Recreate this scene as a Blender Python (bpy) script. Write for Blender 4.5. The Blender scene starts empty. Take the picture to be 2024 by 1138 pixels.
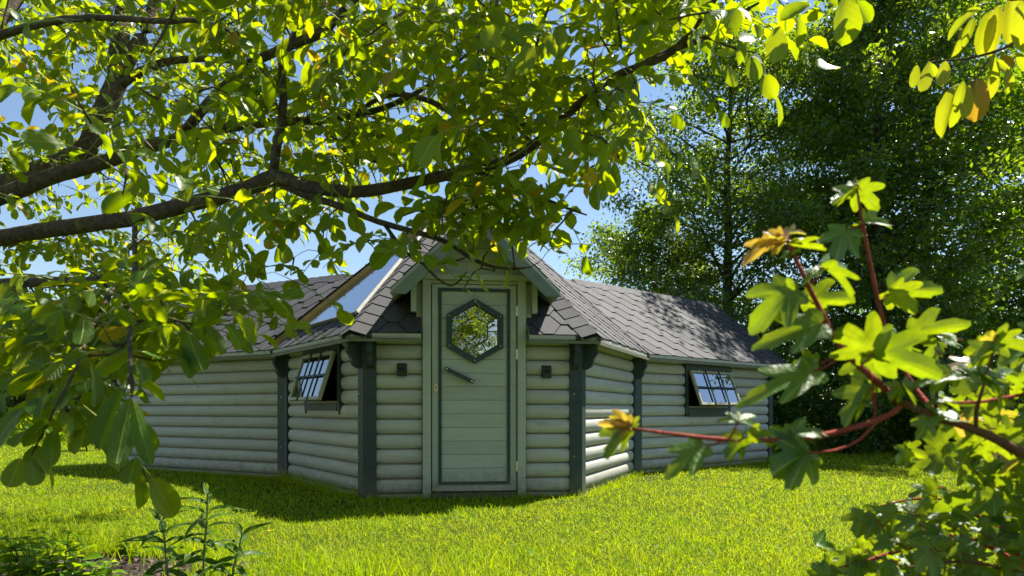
import bpy, math, random
import numpy as np
from mathutils import Vector, Matrix

random.seed(7)
rng = np.random.default_rng(7)
sc = bpy.context.scene
COL = sc.collection

# ------------------------------------------------------------------ camera
FPX, CX, HY, CH = 1326.0, 1012.0, 807.5, 0.771      # focal (px of a 2024 wide frame), centre, horizon row, eye height
cam_d = bpy.data.cameras.new('camera')
cam = bpy.data.objects.new('camera', cam_d); COL.objects.link(cam)
cam.location = (0, 0, CH); cam.rotation_euler = (math.radians(90), 0, 0)
cam_d.sensor_width = 36; cam_d.lens = FPX / 2024 * 36
cam_d.shift_y = (HY - 569) / 2024
cam_d.clip_start = 0.05; cam_d.clip_end = 2000
cam_d.dof.use_dof = True; cam_d.dof.focus_distance = 6.0; cam_d.dof.aperture_fstop = 5.2
sc.camera = cam

# ------------------------------------------------------------------ light
SUN_EL, SUN_AZ = math.radians(57.5), math.radians(50)   # azimuth clockwise from +Y (away from camera) to +X (right)
to_sun = Vector((math.cos(SUN_EL)*math.sin(SUN_AZ), math.cos(SUN_EL)*math.cos(SUN_AZ), math.sin(SUN_EL)))
w = bpy.data.worlds.new('World'); sc.world = w; w.use_nodes = True
wn = w.node_tree.nodes; wl = w.node_tree.links
sky = wn.new('ShaderNodeTexSky'); sky.sky_type = 'NISHITA'; sky.sun_disc = False
sky.sun_elevation = SUN_EL; sky.sun_rotation = SUN_AZ; sky.ozone_density = 1.6; sky.air_density = 1.15; sky.dust_density = 0.0
wl.new(sky.outputs[0], wn['Background'].inputs[0]); wn['Background'].inputs[1].default_value = 0.056
sun_d = bpy.data.lights.new('sun', 'SUN'); sun_d.energy = 5.0; sun_d.angle = math.radians(0.53); sun_d.color = (1, .95, .86)
sun = bpy.data.objects.new('sun', sun_d); COL.objects.link(sun)
sun.rotation_euler = to_sun.to_track_quat('Z', 'Y').to_euler(); sun.location = to_sun * 30
vs = sc.view_settings; vs.view_transform = 'Standard'; vs.look = 'None'; vs.exposure = 1.5; vs.gamma = 1; vs.use_curve_mapping = False
sc.cycles.use_denoising = True
sc.cycles.max_bounces = 10; sc.cycles.transparent_max_bounces = 12; sc.cycles.transmission_bounces = 6

# ------------------------------------------------------------------ helpers
def P(px, py, d):                       # a pixel and a distance along the view axis -> world point
    return Vector(((px-CX)/FPX*d, d, CH + (HY-py)/FPX*d))

def link(o, parent=None):
    COL.objects.link(o)
    if parent is not None: o.parent = parent
    return o
def tag(o, label, cat, group=None, kind=None):
    if label: o['label'] = label
    if cat: o['category'] = cat
    if group: o['group'] = group
    if kind: o['kind'] = kind
    return o
def empty(name, loc=(0,0,0), rz=0):
    o = bpy.data.objects.new(name, None); o.location = loc; o.rotation_euler = (0,0,rz); o.empty_display_size = .1
    return link(o)
def setmats(me, mats):
    for m in (mats if isinstance(mats, (list, tuple)) else [mats]): me.materials.append(m)
def mesh_obj(name, V, F, mats, parent=None, smooth=False, mi=None, loc=None, mat4=None):
    me = bpy.data.meshes.new(name); me.from_pydata([tuple(v) for v in V], [], F)
    setmats(me, mats)
    if mi is not None: me.polygons.foreach_set('material_index', mi)
    if smooth: me.polygons.foreach_set('use_smooth', [True]*len(me.polygons))
    me.update()
    o = bpy.data.objects.new(name, me); link(o, parent)
    if mat4 is not None: o.matrix_basis = mat4
    if loc is not None: o.location = loc
    return o
def inst(name, me, parent, mat4):
    o = bpy.data.objects.new(name, me); link(o, parent); o.matrix_basis = mat4
    return o
def fast_mesh(name, V, T, mats, parent=None, smooth=True, rnd=None, uv=None):
    """big triangle mesh from numpy arrays"""
    me = bpy.data.meshes.new(name)
    V = np.asarray(V, np.float32); T = np.asarray(T, np.int32)
    me.vertices.add(len(V)); me.vertices.foreach_set('co', V.ravel())
    me.loops.add(T.size); me.loops.foreach_set('vertex_index', T.ravel())
    me.polygons.add(len(T)); me.polygons.foreach_set('loop_start', np.arange(0, T.size, 3, dtype=np.int32))
    setmats(me, mats)
    if smooth: me.polygons.foreach_set('use_smooth', np.ones(len(T), bool))
    if rnd is not None:
        a = me.attributes.new('rnd', 'FLOAT', 'POINT'); a.data.foreach_set('value', np.asarray(rnd, np.float32))
    if uv is not None:
        l = me.uv_layers.new(name='UVMap'); l.data.foreach_set('uv', np.asarray(uv, np.float32)[T.ravel()].ravel())
    me.update(calc_edges=True); me.validate()
    o = bpy.data.objects.new(name, me); link(o, parent)
    return o
class MB:
    def __init__(s): s.V=[]; s.F=[]; s.M=[]
    def add(s, V, F, m=0):
        b=len(s.V); s.V += [Vector(v) for v in V]; s.F += [[b+i for i in f] for f in F]; s.M += [m]*len(F)
    def box(s, x0,x1,y0,y1,z0,z1, m=0):
        V=[(x,y,z) for z in (z0,z1) for y in (y0,y1) for x in (x0,x1)]
        s.add(V, [(0,2,3,1),(4,5,7,6),(0,1,5,4),(2,6,7,3),(0,4,6,2),(1,3,7,5)], m)
    def prism(s, poly, vec, m=0):      # planar polygon of 3-D points extruded by vec
        n=len(poly); vec=Vector(vec); A=[Vector(p) for p in poly]; B=[p+vec for p in A]
        nn=Vector((0,0,0))
        for i in range(n): nn += A[i].cross(A[(i+1)%n])
        flip = nn.dot(vec) > 0
        F=[list(range(n))[::-1], [n+i for i in range(n)]] + [[i,(i+1)%n,n+(i+1)%n,n+i] for i in range(n)]
        if not flip: F=[f[::-1] for f in F]
        s.add(A+B, F, m)
    def beam(s, a, b, wd, h, up=(0,0,1), m=0):   # box from a to b, width wd, height h centred on the line
        a=Vector(a); b=Vector(b); d=(b-a).normalized(); side=d.cross(Vector(up)).normalized(); u=side.cross(d)
        q=[a+side*sx*wd/2+u*sz*h/2 for sx,sz in ((-1,-1),(1,-1),(1,1),(-1,1))]
        s.prism(q, b-a, m)
    def tube(s, pts, rad, n=6, m=0):
        V,F=tube_vf(pts, rad, n); s.add(V,F,m)
    def build(s, name, mats, parent=None, smooth=False, **k):
        return mesh_obj(name, s.V, s.F, mats, parent, smooth, s.M, **k)
def tube_vf(pts, rad, n=6, lump=0.0):
    pts=[Vector(p) for p in pts]; V=[]; F=[]; ref=Vector((.31,.22,.92))
    for i,p in enumerate(pts):
        d=(pts[min(i+1,len(pts)-1)]-pts[max(i-1,0)]).normalized()
        a=d.cross(ref)
        if a.length<1e-3: a=d.cross(Vector((1,0,0)))
        a.normalize(); b=d.cross(a)
        for k in range(n):
            t=2*math.pi*k/n; r=rad[i]*(1+(random.uniform(-lump,lump) if lump else 0))
            V.append(p+(a*math.cos(t)+b*math.sin(t))*r)
    for i in range(len(pts)-1):
        for k in range(n):
            k2=(k+1)%n; F.append((i*n+k, i*n+k2, (i+1)*n+k2, (i+1)*n+k))
    F.append(tuple(range(n))[::-1]); F.append(tuple((len(pts)-1)*n+k for k in range(n)))
    return V,F
def smooth_path(pts, rad, step):        # Catmull-Rom resample
    pts=[Vector(p) for p in pts]; out=[]; ro=[]
    for i in range(len(pts)-1):
        p0=pts[max(i-1,0)]; p1=pts[i]; p2=pts[i+1]; p3=pts[min(i+2,len(pts)-1)]
        n=max(2,int((p2-p1).length/step))
        for k in range(n):
            t=k/n
            out.append(.5*((2*p1)+(p2-p0)*t+(2*p0-5*p1+4*p2-p3)*t*t+(3*p1-p0-3*p2+p3)*t**3)); ro.append(rad[i]*(1-t)+rad[i+1]*t)
    out.append(pts[-1]); ro.append(rad[-1]); return out, ro

# ------------------------------------------------------------------ materials
def new_mat(name):
    m=bpy.data.materials.new(name); m.use_nodes=True; nt=m.node_tree
    return m, nt.nodes, nt.links, nt.nodes['Principled BSDF']
def N(nodes, typ, **k):
    n=nodes.new(typ)
    for a,b in k.items():
        if a=='ins':
            for i,v in b.items(): n.inputs[i].default_value=v
        else: setattr(n,a,b)
    return n
def mixc(nodes, links, fac, a, b, mode='MIX'):
    n=nodes.new('ShaderNodeMix'); n.data_type='RGBA'; n.blend_type=mode
    for i,v in ((0,fac),(6,a),(7,b)):
        if hasattr(v,'is_linked'): links.new(v, n.inputs[i])
        elif isinstance(v,(int,float)): n.inputs[i].default_value=v
        else: n.inputs[i].default_value=(*v,1)
    return n.outputs[2]
def ramp(nodes, links, src, a, b):
    n=nodes.new('ShaderNodeMapRange'); n.inputs[1].default_value=a; n.inputs[2].default_value=b; links.new(src,n.inputs[0]); return n.outputs[0]
def coords(nodes, links, scale, space='Object', jitter=True):
    tc=nodes.new('ShaderNodeTexCoord'); mp=nodes.new('ShaderNodeMapping'); mp.inputs['Scale'].default_value=scale
    if jitter:
        oi=nodes.new('ShaderNodeObjectInfo'); ad=nodes.new('ShaderNodeVectorMath'); ad.operation='MULTIPLY_ADD'
        links.new(oi.outputs['Random'],ad.inputs[0]); ad.inputs[1].default_value=(37,53,71); links.new(tc.outputs[space],ad.inputs[2]); links.new(ad.outputs[0],mp.inputs[0])
    else: links.new(tc.outputs[space],mp.inputs[0])
    return mp.outputs[0]
def bump(nodes, links, src, bs, strength, dist=.01):
    b=nodes.new('ShaderNodeBump'); b.inputs['Strength'].default_value=strength; b.inputs['Distance'].default_value=dist
    links.new(src,b.inputs['Height']); links.new(b.outputs[0],bs.inputs['Normal'])
def wood_mat(name, col, var=.18, rough=.6, scale=(1.5,14,14), stain=(.3,.28,.22), stain_amt=.35, spec=.3):
    m,n,l,b=new_mat(name)
    c=coords(n,l,scale); t=N(n,'ShaderNodeTexNoise',ins={'Scale':2.2,'Detail':6,'Roughness':.65}); l.new(c,t.inputs[0])
    c2=coords(n,l,(1,1,1)); t2=N(n,'ShaderNodeTexNoise',ins={'Scale':5.0,'Detail':5,'Roughness':.6}); l.new(c2,t2.inputs[0])
    oi=n.new('ShaderNodeObjectInfo')
    dk=tuple(x*(1-var) for x in col); lt=tuple(min(1,x*(1+var)) for x in col)
    a=mixc(n,l,ramp(n,l,t.outputs[0],.3,.7),dk,lt)
    a=mixc(n,l,ramp(n,l,oi.outputs['Random'],-.6,3.0),a,tuple(x*.55 for x in col))
    f=N(n,'ShaderNodeMath',operation='MULTIPLY',ins={1:stain_amt}); l.new(ramp(n,l,t2.outputs[0],.56,.78),f.inputs[0])
    a=mixc(n,l,f.outputs[0],a,tuple(x*y for x,y in zip(col,stain)))
    # short checks and knots in the timber
    c3=coords(n,l,(9,3,60)); v=N(n,'ShaderNodeTexVoronoi',ins={'Scale':1.1}); l.new(c3,v.inputs['Vector'])
    k=N(n,'ShaderNodeMath',operation='MULTIPLY',ins={1:.45}); l.new(ramp(n,l,v.outputs['Distance'],.09,.03),k.inputs[0])
    a=mixc(n,l,k.outputs[0],a,tuple(x*.3 for x in col))
    v2=N(n,'ShaderNodeTexVoronoi',ins={'Scale':3.2}); c5=coords(n,l,(1,1,2.5)); l.new(c5,v2.inputs['Vector'])
    k2=N(n,'ShaderNodeMath',operation='MULTIPLY',ins={1:.6}); l.new(ramp(n,l,v2.outputs['Distance'],.055,.03),k2.inputs[0]); a=mixc(n,l,k2.outputs[0],a,tuple(x*.35 for x in col))
    ge=n.new('ShaderNodeNewGeometry'); sx=n.new('ShaderNodeSeparateXYZ'); l.new(ge.outputs['Position'],sx.inputs[0])
    dn=N(n,'ShaderNodeTexNoise',ins={'Scale':11,'Detail':5,'Roughness':.7}); l.new(ge.outputs['Position'],dn.inputs[0])
    dz=N(n,'ShaderNodeMath',operation='MULTIPLY_ADD',ins={1:-.5,2:.25}); l.new(dn.outputs[0],dz.inputs[0]); da=N(n,'ShaderNodeMath',operation='ADD'); l.new(sx.outputs[2],da.inputs[0]); l.new(dz.outputs[0],da.inputs[1])
    df_=N(n,'ShaderNodeMath',operation='MULTIPLY',ins={1:.55}); l.new(ramp(n,l,da.outputs[0],.24,.02),df_.inputs[0]); a=mixc(n,l,df_.outputs[0],a,(.13,.115,.075))
    l.new(a,b.inputs['Base Color']); b.inputs['Roughness'].default_value=rough; b.inputs['Specular IOR Level'].default_value=spec
    bump(n,l,t.outputs[0],b,.5,.006); return m
M={}
M['paint']=wood_mat('pale_grey_green_paint',(.47,.465,.41),.15,stain_amt=.32)
M['door_paint']=wood_mat('sage_door_paint',(.46,.485,.405),.08,stain_amt=.15)
M['dark']=wood_mat('dark_slate_green_paint',(.040,.062,.062),.2,.5)
M['raw']=wood_mat('raw_pine',(.38,.25,.09),.25,.6)
M['sash']=wood_mat('sash_pine',(.42,.40,.30),.15,.5)
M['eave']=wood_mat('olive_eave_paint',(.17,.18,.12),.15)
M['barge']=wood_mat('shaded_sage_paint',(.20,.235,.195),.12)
M['inside']=wood_mat('interior_pine',(.22,.13,.06),.2,.7)
def m_plain(name,col,rough,metal=0,spec=.5):
    m,n,l,b=new_mat(name); t=N(n,'ShaderNodeTexNoise',ins={'Scale':40,'Detail':3}); c=coords(n,l,(1,1,1)); l.new(c,t.inputs[0])
    l.new(mixc(n,l,t.outputs[0],tuple(x*.8 for x in col),tuple(min(1,x*1.2) for x in col)),b.inputs['Base Color'])
    b.inputs['Roughness'].default_value=rough; b.inputs['Metallic'].default_value=metal; b.inputs['Specular IOR Level'].default_value=spec; return m
M['black_metal']=m_plain('black_metal',(.015,.016,.017),.45)
M['steel']=m_plain('zinc_steel',(.6,.58,.52),.35,1)
M['brass']=m_plain('brass',(.7,.55,.3),.35,1)
M['flash']=m_plain('black_flashing',(.016,.016,.018),.85,0,.2)
M['pale_fabric']=m_plain('pale_fabric',(.3,.26,.22),.9)
M['plinth']=m_plain('weathered_plinth',(.34,.33,.29),.85)
def m_shingle():
    m,n,l,b=new_mat('bitumen_granules'); c=coords(n,l,(1,1,1)); oi=n.new('ShaderNodeObjectInfo')
    t=N(n,'ShaderNodeTexNoise',ins={'Scale':260,'Detail':2,'Roughness':.8}); l.new(c,t.inputs[0])
    t2=N(n,'ShaderNodeTexNoise',ins={'Scale':6,'Detail':4}); l.new(c,t2.inputs[0])
    a=mixc(n,l,ramp(n,l,t.outputs[0],.3,.72),(.015,.015,.017),(.098,.096,.10))
    a=mixc(n,l,ramp(n,l,t2.outputs[0],.35,.75),a,(.043,.042,.045))
    s=N(n,'ShaderNodeHueSaturation'); l.new(ramp(n,l,oi.outputs['Random'],0,1),s.inputs['Value']); l.new(a,s.inputs['Color'])
    s.inputs['Value'].default_value=1; mr=N(n,'ShaderNodeMapRange',ins={3:.72,4:1.15}); l.new(oi.outputs['Random'],mr.inputs[0]); l.new(mr.outputs[0],s.inputs['Value'])
    l.new(s.outputs[0],b.inputs['Base Color']); b.inputs['Roughness'].default_value=.8; b.inputs['Specular IOR Level'].default_value=.35
    bump(n,l,t.outputs[0],b,.6,.003); return m
M['shingle']=m_shingle()
def m_glass(name, refl, tint=(.5,.55,.5), rough=.02, wav=0):
    m=bpy.data.materials.new(name); m.use_nodes=True; n=m.node_tree.nodes; l=m.node_tree.links; n.remove(n['Principled BSDF'])
    g=N(n,'ShaderNodeBsdfGlossy',ins={'Color':(.95,.97,1,1),'Roughness':rough}); t=N(n,'ShaderNodeBsdfTransparent',ins={'Color':(*tint,1)})
    if wav:
        no=N(n,'ShaderNodeTexNoise',ins={'Scale':9,'Detail':2}); c=coords(n,l,(1,1,1),jitter=False); l.new(c,no.inputs[0])
        bp=N(n,'ShaderNodeBump',ins={'Strength':wav,'Distance':.02}); l.new(no.outputs[0],bp.inputs['Height']); l.new(bp.outputs[0],g.inputs['Normal'])
    lw=N(n,'ShaderNodeFresnel',ins={'IOR':1.5}); mx=N(n,'ShaderNodeMath',operation='MAXIMUM',ins={1:refl}); l.new(lw.outputs[0],mx.inputs[0])
    s=n.new('ShaderNodeMixShader'); l.new(mx.outputs[0],s.inputs[0]); l.new(t.outputs[0],s.inputs[1]); l.new(g.outputs[0],s.inputs[2]); l.new(s.outputs[0],n['Material Output'].inputs[0]); return m
M['glass']=m_glass('window_glass',.5)
M['door_glass']=m_glass('wavy_door_glass',.5,(.10,.08,.04),.02,.10)
M['sky_glass']=m_glass('skylight_glass',.72,(.6,.62,.6),.08)
def m_leaf(name, dif, dif2, tr, tr2, mixf=.5, rough=.38, spec=.5, veins=0, palm=0, vcol=(.35,.42,.08), odd=None, oddp=.0, spots=0, patch=0):
    m,n,l,b=new_mat(name)
    at=N(n,'ShaderNodeAttribute',attribute_name='rnd'); oi=n.new('ShaderNodeObjectInfo')
    ad=N(n,'ShaderNodeMath',operation='ADD'); l.new(at.outputs['Fac'],ad.inputs[0]); l.new(oi.outputs['Random'],ad.inputs[1])
    fr=N(n,'ShaderNodeMath',operation='FRACT'); l.new(ad.outputs[0],fr.inputs[0]); r=fr.outputs[0]
    c=coords(n,l,(1,1,1)); t=N(n,'ShaderNodeTexNoise',ins={'Scale':14,'Detail':3}); l.new(c,t.inputs[0])
    d=mixc(n,l,r,dif,dif2); tt=mixc(n,l,r,tr,tr2)
    d=mixc(n,l,ramp(n,l,t.outputs[0],.45,.8),d,tuple(x*.7 for x in dif))
    if odd:
        o=ramp(n,l,r,1-oddp-.002,1-oddp); d=mixc(n,l,o,d,odd[0]); tt=mixc(n,l,o,tt,odd[1])
    if patch:
        ge=n.new('ShaderNodeNewGeometry'); pn=N(n,'ShaderNodeTexNoise',ins={'Scale':1.6,'Detail':6,'Roughness':.72}); l.new(ge.outputs['Position'],pn.inputs[0])
        pf=ramp(n,l,pn.outputs[0],.40,.66); hf=N(n,'ShaderNodeMath',operation='MULTIPLY',ins={1:.32}); l.new(pf,hf.inputs[0])
        d=mixc(n,l,hf.outputs[0],d,(.42,.40,.02)); tt=mixc(n,l,hf.outputs[0],tt,(.78,.68,.01))
    if spots:
        ts=N(n,'ShaderNodeTexNoise',ins={'Scale':38 if spots==1 else spots,'Detail':2}); c4=coords(n,l,(1,1,1),space='UV'); mp4=N(n,'ShaderNodeVectorMath',operation='MULTIPLY',ins={1:(.35,.5,1)}); l.new(c4,mp4.inputs[0]); l.new(mp4.outputs[0],ts.inputs[0])
        sp_=ramp(n,l,ts.outputs[0],.735,.77); d=mixc(n,l,sp_,d,(.03,.02,.01)); tt=mixc(n,l,sp_,tt,(.04,.025,.008))
    if palm:
        uv=N(n,'ShaderNodeUVMap'); sp=n.new('ShaderNodeSeparateXYZ'); l.new(uv.outputs[0],sp.inputs[0])
        xx=N(n,'ShaderNodeMath',operation='MULTIPLY_ADD',ins={1:2,2:-1}); l.new(sp.outputs[0],xx.inputs[0])
        an=N(n,'ShaderNodeMath',operation='ARCTAN2'); l.new(xx.outputs[0],an.inputs[0]); l.new(sp.outputs[1],an.inputs[1])
        sc_=N(n,'ShaderNodeMath',operation='MULTIPLY',ins={1:4/math.pi}); l.new(an.outputs[0],sc_.inputs[0]); pp_=N(n,'ShaderNodeMath',operation='PINGPONG',ins={1:.5}); l.new(sc_.outputs[0],pp_.inputs[0])
        vm=ramp(n,l,pp_.outputs[0],.05,.012)
        wv=N(n,'ShaderNodeTexNoise',ins={'Scale':5,'Detail':5}); l.new(uv.outputs[0],wv.inputs[0]); d=mixc(n,l,ramp(n,l,wv.outputs[0],.45,.75),d,tuple(x*1.7 for x in dif)); tt=mixc(n,l,ramp(n,l,wv.outputs[0],.4,.75),tt,tuple(x*.6 for x in tr))
        d=mixc(n,l,vm,d,vcol); tt=mixc(n,l,vm,tt,tuple(x*.7 for x in tr)); bump(n,l,wv.outputs[0],b,.5,.01)
    if veins:
        uv=N(n,'ShaderNodeUVMap'); sp=n.new('ShaderNodeSeparateXYZ'); l.new(uv.outputs[0],sp.inputs[0])
        ab=N(n,'ShaderNodeMath',operation='SUBTRACT',ins={1:.5}); l.new(sp.outputs[0],ab.inputs[0])
        aa=N(n,'ShaderNodeMath',operation='ABSOLUTE'); l.new(ab.outputs[0],aa.inputs[0])
        k=N(n,'ShaderNodeMath',operation='MULTIPLY_ADD',ins={1:-.55}); l.new(aa.outputs[0],k.inputs[0]); l.new(sp.outputs[1],k.inputs[2])
        k2=N(n,'ShaderNodeMath',operation='MULTIPLY',ins={1:veins}); l.new(k.outputs[0],k2.inputs[0])
        si=N(n,'ShaderNodeMath',operation='PINGPONG',ins={1:1}); l.new(k2.outputs[0],si.inputs[0])
        side=ramp(n,l,si.outputs[0],.14,.02); mid=ramp(n,l,aa.outputs[0],.035,.012)
        mx=N(n,'ShaderNodeMath',operation='MAXIMUM'); l.new(mid,mx.inputs[0]); h=N(n,'ShaderNodeMath',operation='MULTIPLY',ins={1:.45}); l.new(side,h.inputs[0]); l.new(h.outputs[0],mx.inputs[1])
        d=mixc(n,l,mx.outputs[0],d,vcol); tt=mixc(n,l,h.outputs[0],tt,tuple(x*.6 for x in tr))
        bump(n,l,mx.outputs[0],b,.7,.004)
    l.new(d,b.inputs['Base Color']); b.inputs['Roughness'].default_value=rough; b.inputs['Specular IOR Level'].default_value=spec
    tl=n.new('ShaderNodeBsdfTranslucent'); l.new(tt,tl.inputs[0])
    s=N(n,'ShaderNodeMixShader',ins={0:mixf}); l.new(b.outputs[0],s.inputs[1]); l.new(tl.outputs[0],s.inputs[2]); l.new(s.outputs[0],n['Material Output'].inputs[0])
    return m
M['walnut_leaf']=m_leaf('walnut_leaf',(.030,.095,.008),(.055,.13,.008),(.36,.50,.001),(.60,.66,.002),.50,.40,.38,veins=13,spots=1,odd=((.16,.12,.02),(.75,.52,.015)),oddp=.03)
M['young_leaf']=m_leaf('young_walnut_leaf',(.10,.14,.03),(.16,.10,.03),(.44,.52,.006),(.54,.52,.008),.5,.36,.45,veins=13,odd=((.18,.09,.02),(.58,.33,.012)),oddp=.10)
M['maple_leaf']=m_leaf('maple_leaf',(.035,.10,.012),(.055,.13,.012),(.36,.50,.006),(.50,.58,.006),.38,.42,.5,palm=1,spots=24)
M['maple_young']=m_leaf('young_maple_leaf',(.22,.13,.05),(.28,.09,.05),(.60,.54,.02),(.68,.40,.05),.5,.35,.5)
M['grass']=m_leaf('grass_blade',(.12,.265,.003),(.29,.37,.005),(.34,.58,.001),(.66,.72,.002),.42,.55,.12,patch=1,odd=((.46,.42,.10),(.55,.48,.09)),oddp=.05)
M['cherry']=m_leaf('loose_tree_leaf',(.03,.075,.015),(.055,.11,.015),(.24,.42,.006),(.42,.54,.008),.42,.33,.55)
M['hornbeam']=m_leaf('layered_tree_leaf',(.022,.065,.012),(.042,.095,.014),(.20,.42,.006),(.38,.54,.008),.42,.33,.55)
M['hedge']=m_leaf('hedge_leaf',(.03,.07,.018),(.06,.11,.02),(.22,.38,.012),(.40,.50,.015),.38,.35,.5)
M['weed']=m_leaf('weed_leaf',(.06,.15,.008),(.11,.21,.01),(.34,.52,.004),(.50,.60,.008),.42,.5,.15)
M['lance']=m_leaf('lance_leaf',(.025,.075,.006),(.042,.10,.008),(.12,.24,.006),(.2,.32,.008),.36,.45,.18,veins=10)  # greens darkened: the plant's partial shade is put into the leaf colour
M['petal']=m_leaf('yellow_petal',(.75,.42,.01),(.8,.5,.01),(.7,.4,.01),(.7,.4,.01),.3,.5,.3)
def m_bark(name, c1, c2, lich, amt):
    m,n,l,b=new_mat(name); c=coords(n,l,(1,1,1))
    t=N(n,'ShaderNodeTexNoise',ins={'Scale':28,'Detail':6,'Roughness':.7}); l.new(c,t.inputs[0])
    t2=N(n,'ShaderNodeTexNoise',ins={'Scale':7,'Detail':5,'Roughness':.7}); l.new(c,t2.inputs[0])
    a=mixc(n,l,ramp(n,l,t.outputs[0],.3,.7),c1,c2)
    f=N(n,'ShaderNodeMath',operation='MULTIPLY',ins={1:amt}); l.new(ramp(n,l,t2.outputs[0],.52,.66),f.inputs[0])
    l.new(mixc(n,l,f.outputs[0],a,lich),b.inputs['Base Color']); b.inputs['Roughness'].default_value=.9; b.inputs['Specular IOR Level'].default_value=.15
    bump(n,l,t.outputs[0],b,1,.02); return m
M['bark']=m_bark('walnut_bark',(.05,.036,.026),(.15,.115,.085),(.22,.19,.05),.7)
M['twig']=m_bark('walnut_twig',(.06,.045,.03),(.14,.10,.06),(.25,.2,.06),.35)
M['rachis']=m_plain('green_rachis',(.22,.26,.05),.5)
M['red_stem']=m_bark('red_maple_stem',(.28,.045,.03),(.42,.09,.06),(.22,.12,.05),.4)
M['brown_stem']=m_bark('brown_maple_stem',(.13,.06,.035),(.24,.12,.06),(.2,.17,.08),.3)
M['dark_bark']=m_bark('tree_bark',(.03,.026,.02),(.09,.075,.06),(.08,.10,.04),.4)
M['green_stem']=m_plain('green_stem',(.10,.15,.04),.5)

# ------------------------------------------------------------------ ground
def m_ground():
    m,n,l,b=new_mat('lawn_soil'); c=coords(n,l,(1,1,1),jitter=False)
    t=N(n,'ShaderNodeTexNoise',ins={'Scale':3.0,'Detail':8,'Roughness':.7}); l.new(c,t.inputs[0])
    t2=N(n,'ShaderNodeTexNoise',ins={'Scale':60,'Detail':4,'Roughness':.7}); l.new(c,t2.inputs[0])
    a=mixc(n,l,ramp(n,l,t.outputs[0],.35,.7),(.032,.058,.005),(.062,.078,.010)); a=mixc(n,l,ramp(n,l,t2.outputs[0],.55,.85),a,(.06,.055,.016))
    l.new(a,b.inputs['Base Color']); b.inputs['Roughness'].default_value=1; b.inputs['Specular IOR Level'].default_value=.05; bump(n,l,t2.outputs[0],b,.8,.02); return m
g=mesh_obj('ground',[(-400,-300,0),(400,-300,0),(400,700,0),(-400,700,0)],[(0,1,2,3)],m_ground()); tag(g,'mown green lawn around the cabin','lawn',kind='structure')

# ------------------------------------------------------------------ cabin
OX,OY,ROT=-.331,5.874,.113
cabin=empty('log_cabin',(OX,OY,0),ROT)
tag(cabin,'pale green log cabin with dark corner posts, shingle roof and hexagon-window door','cabin')
CM=Matrix.Translation((OX,OY,0))@Matrix.Rotation(ROT,4,'Z'); CMI=CM.inverted()
WA=.588; WLEN=3.064; WID=2.06; OV=.2; ZE=1.40; ZA=3.2
P2=Vector((-.9175,0)); P3=Vector((.9175,0)); P1=Vector((-1.95,1.788)); P4=Vector((1.95,1.788)); CC=Vector((0,1.788))
dL=Vector((-math.cos(WA),math.sin(WA))); dR=Vector((math.cos(WA),math.sin(WA)))
PL=P1+dL*WLEN; PR=P4+dR*WLEN
def ray_local(px,py):
    o=CMI@cam.location; d=(CMI.to_3x3()@(P(px,py,1)-cam.location)); return o,d
def wall_s(px,py,A,B):                 # where a pixel's ray meets the vertical plane A-B: (distance along, height)
    o,d=ray_local(px,py); u=(B-A).normalized(); n=Vector((u.y,-u.x)); t=(n.dot(A)-n.dot(o.xy))/n.dot(d.xy); p=o+d*t
    return u.dot(p.xy-A), p.z
def on_plane(px,py,p0,nrm):
    o,d=ray_local(px,py); return o+d*((p0-o).dot(nrm)/d.dot(nrm))

LOGH=.129; Z0=.036
log_cache={}
def log_mesh(L):
    k=round(L,3)
    if k in log_cache: return log_cache[k]
    V=[];F=[];n=8
    for x,s in ((-L/2,.72),(-L/2+.006,.9),(-L/2+.02,1),(L/2-.02,1),(L/2-.006,.9),(L/2,.72)):
        for i in range(n+1):
            t=-math.pi/2+math.pi*i/n
            V.append((x,-.050*s*max(0,math.cos(t))**.72, LOGH/2*(1+math.sin(t)*(.5+.5*s)*.972)))
    m=n+1
    for r in range(5):
        for i in range(n): F.append((r*m+i,(r+1)*m+i,(r+1)*m+i+1,r*m+i+1))
    F.append(tuple(range(m))); F.append(tuple(5*m+i for i in range(m))[::-1])
    me=bpy.data.meshes.new('log'); me.from_pydata(V,[],F); me.materials.append(M['paint'])
    for p in me.polygons: p.use_smooth = len(p.vertices)==4
    log_cache[k]=me; return me
def make_wall(A,B,opening=None,inset=(0,0),logs=True,top=1.50):
    u=(B-A); L=u.length; ang=math.atan2(u.y,u.x)
    mb=MB(); t=.05; e=.0015
    if opening:
        s0,s1,z0,z1=opening
        mb.box(0,s0,e,t,0,top); mb.box(s1,L,e,t,0,top); mb.box(s0,s1,e,t,0,z0); mb.box(s0,s1,e,t,z1,top)
    else: mb.box(0,L,e,t,0,top)
    w_=mb.build('wall',M['inside'] if not logs else M['raw'],cabin,loc=(A.x,A.y,0)); w_.rotation_euler=(0,0,ang)
    pl=MB(); pl.box(inset[0],L-inset[1],-.018,0,-.02,Z0-.002); pl.build('plinth_board',M['plinth'],w_)
    if not logs: return w_
    i=0; z=Z0
    while z<top-.05:
        segs=[(inset[0],L-inset[1])]
        if opening and z+LOGH>opening[2]+.004 and z<opening[3]+.03:
            segs=[(inset[0],opening[0]-.028),(opening[1]+.028,L-inset[1])]
        for a,b in segs:
            if b-a<.03: continue
            o=inst('log',log_mesh(b-a),w_,Matrix.Translation(((a+b)/2,random.uniform(-.003,.0),z))@Matrix.Rotation(random.uniform(-.0012,.0012),4,'Y'))
        z+=LOGH
    return w_
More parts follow.
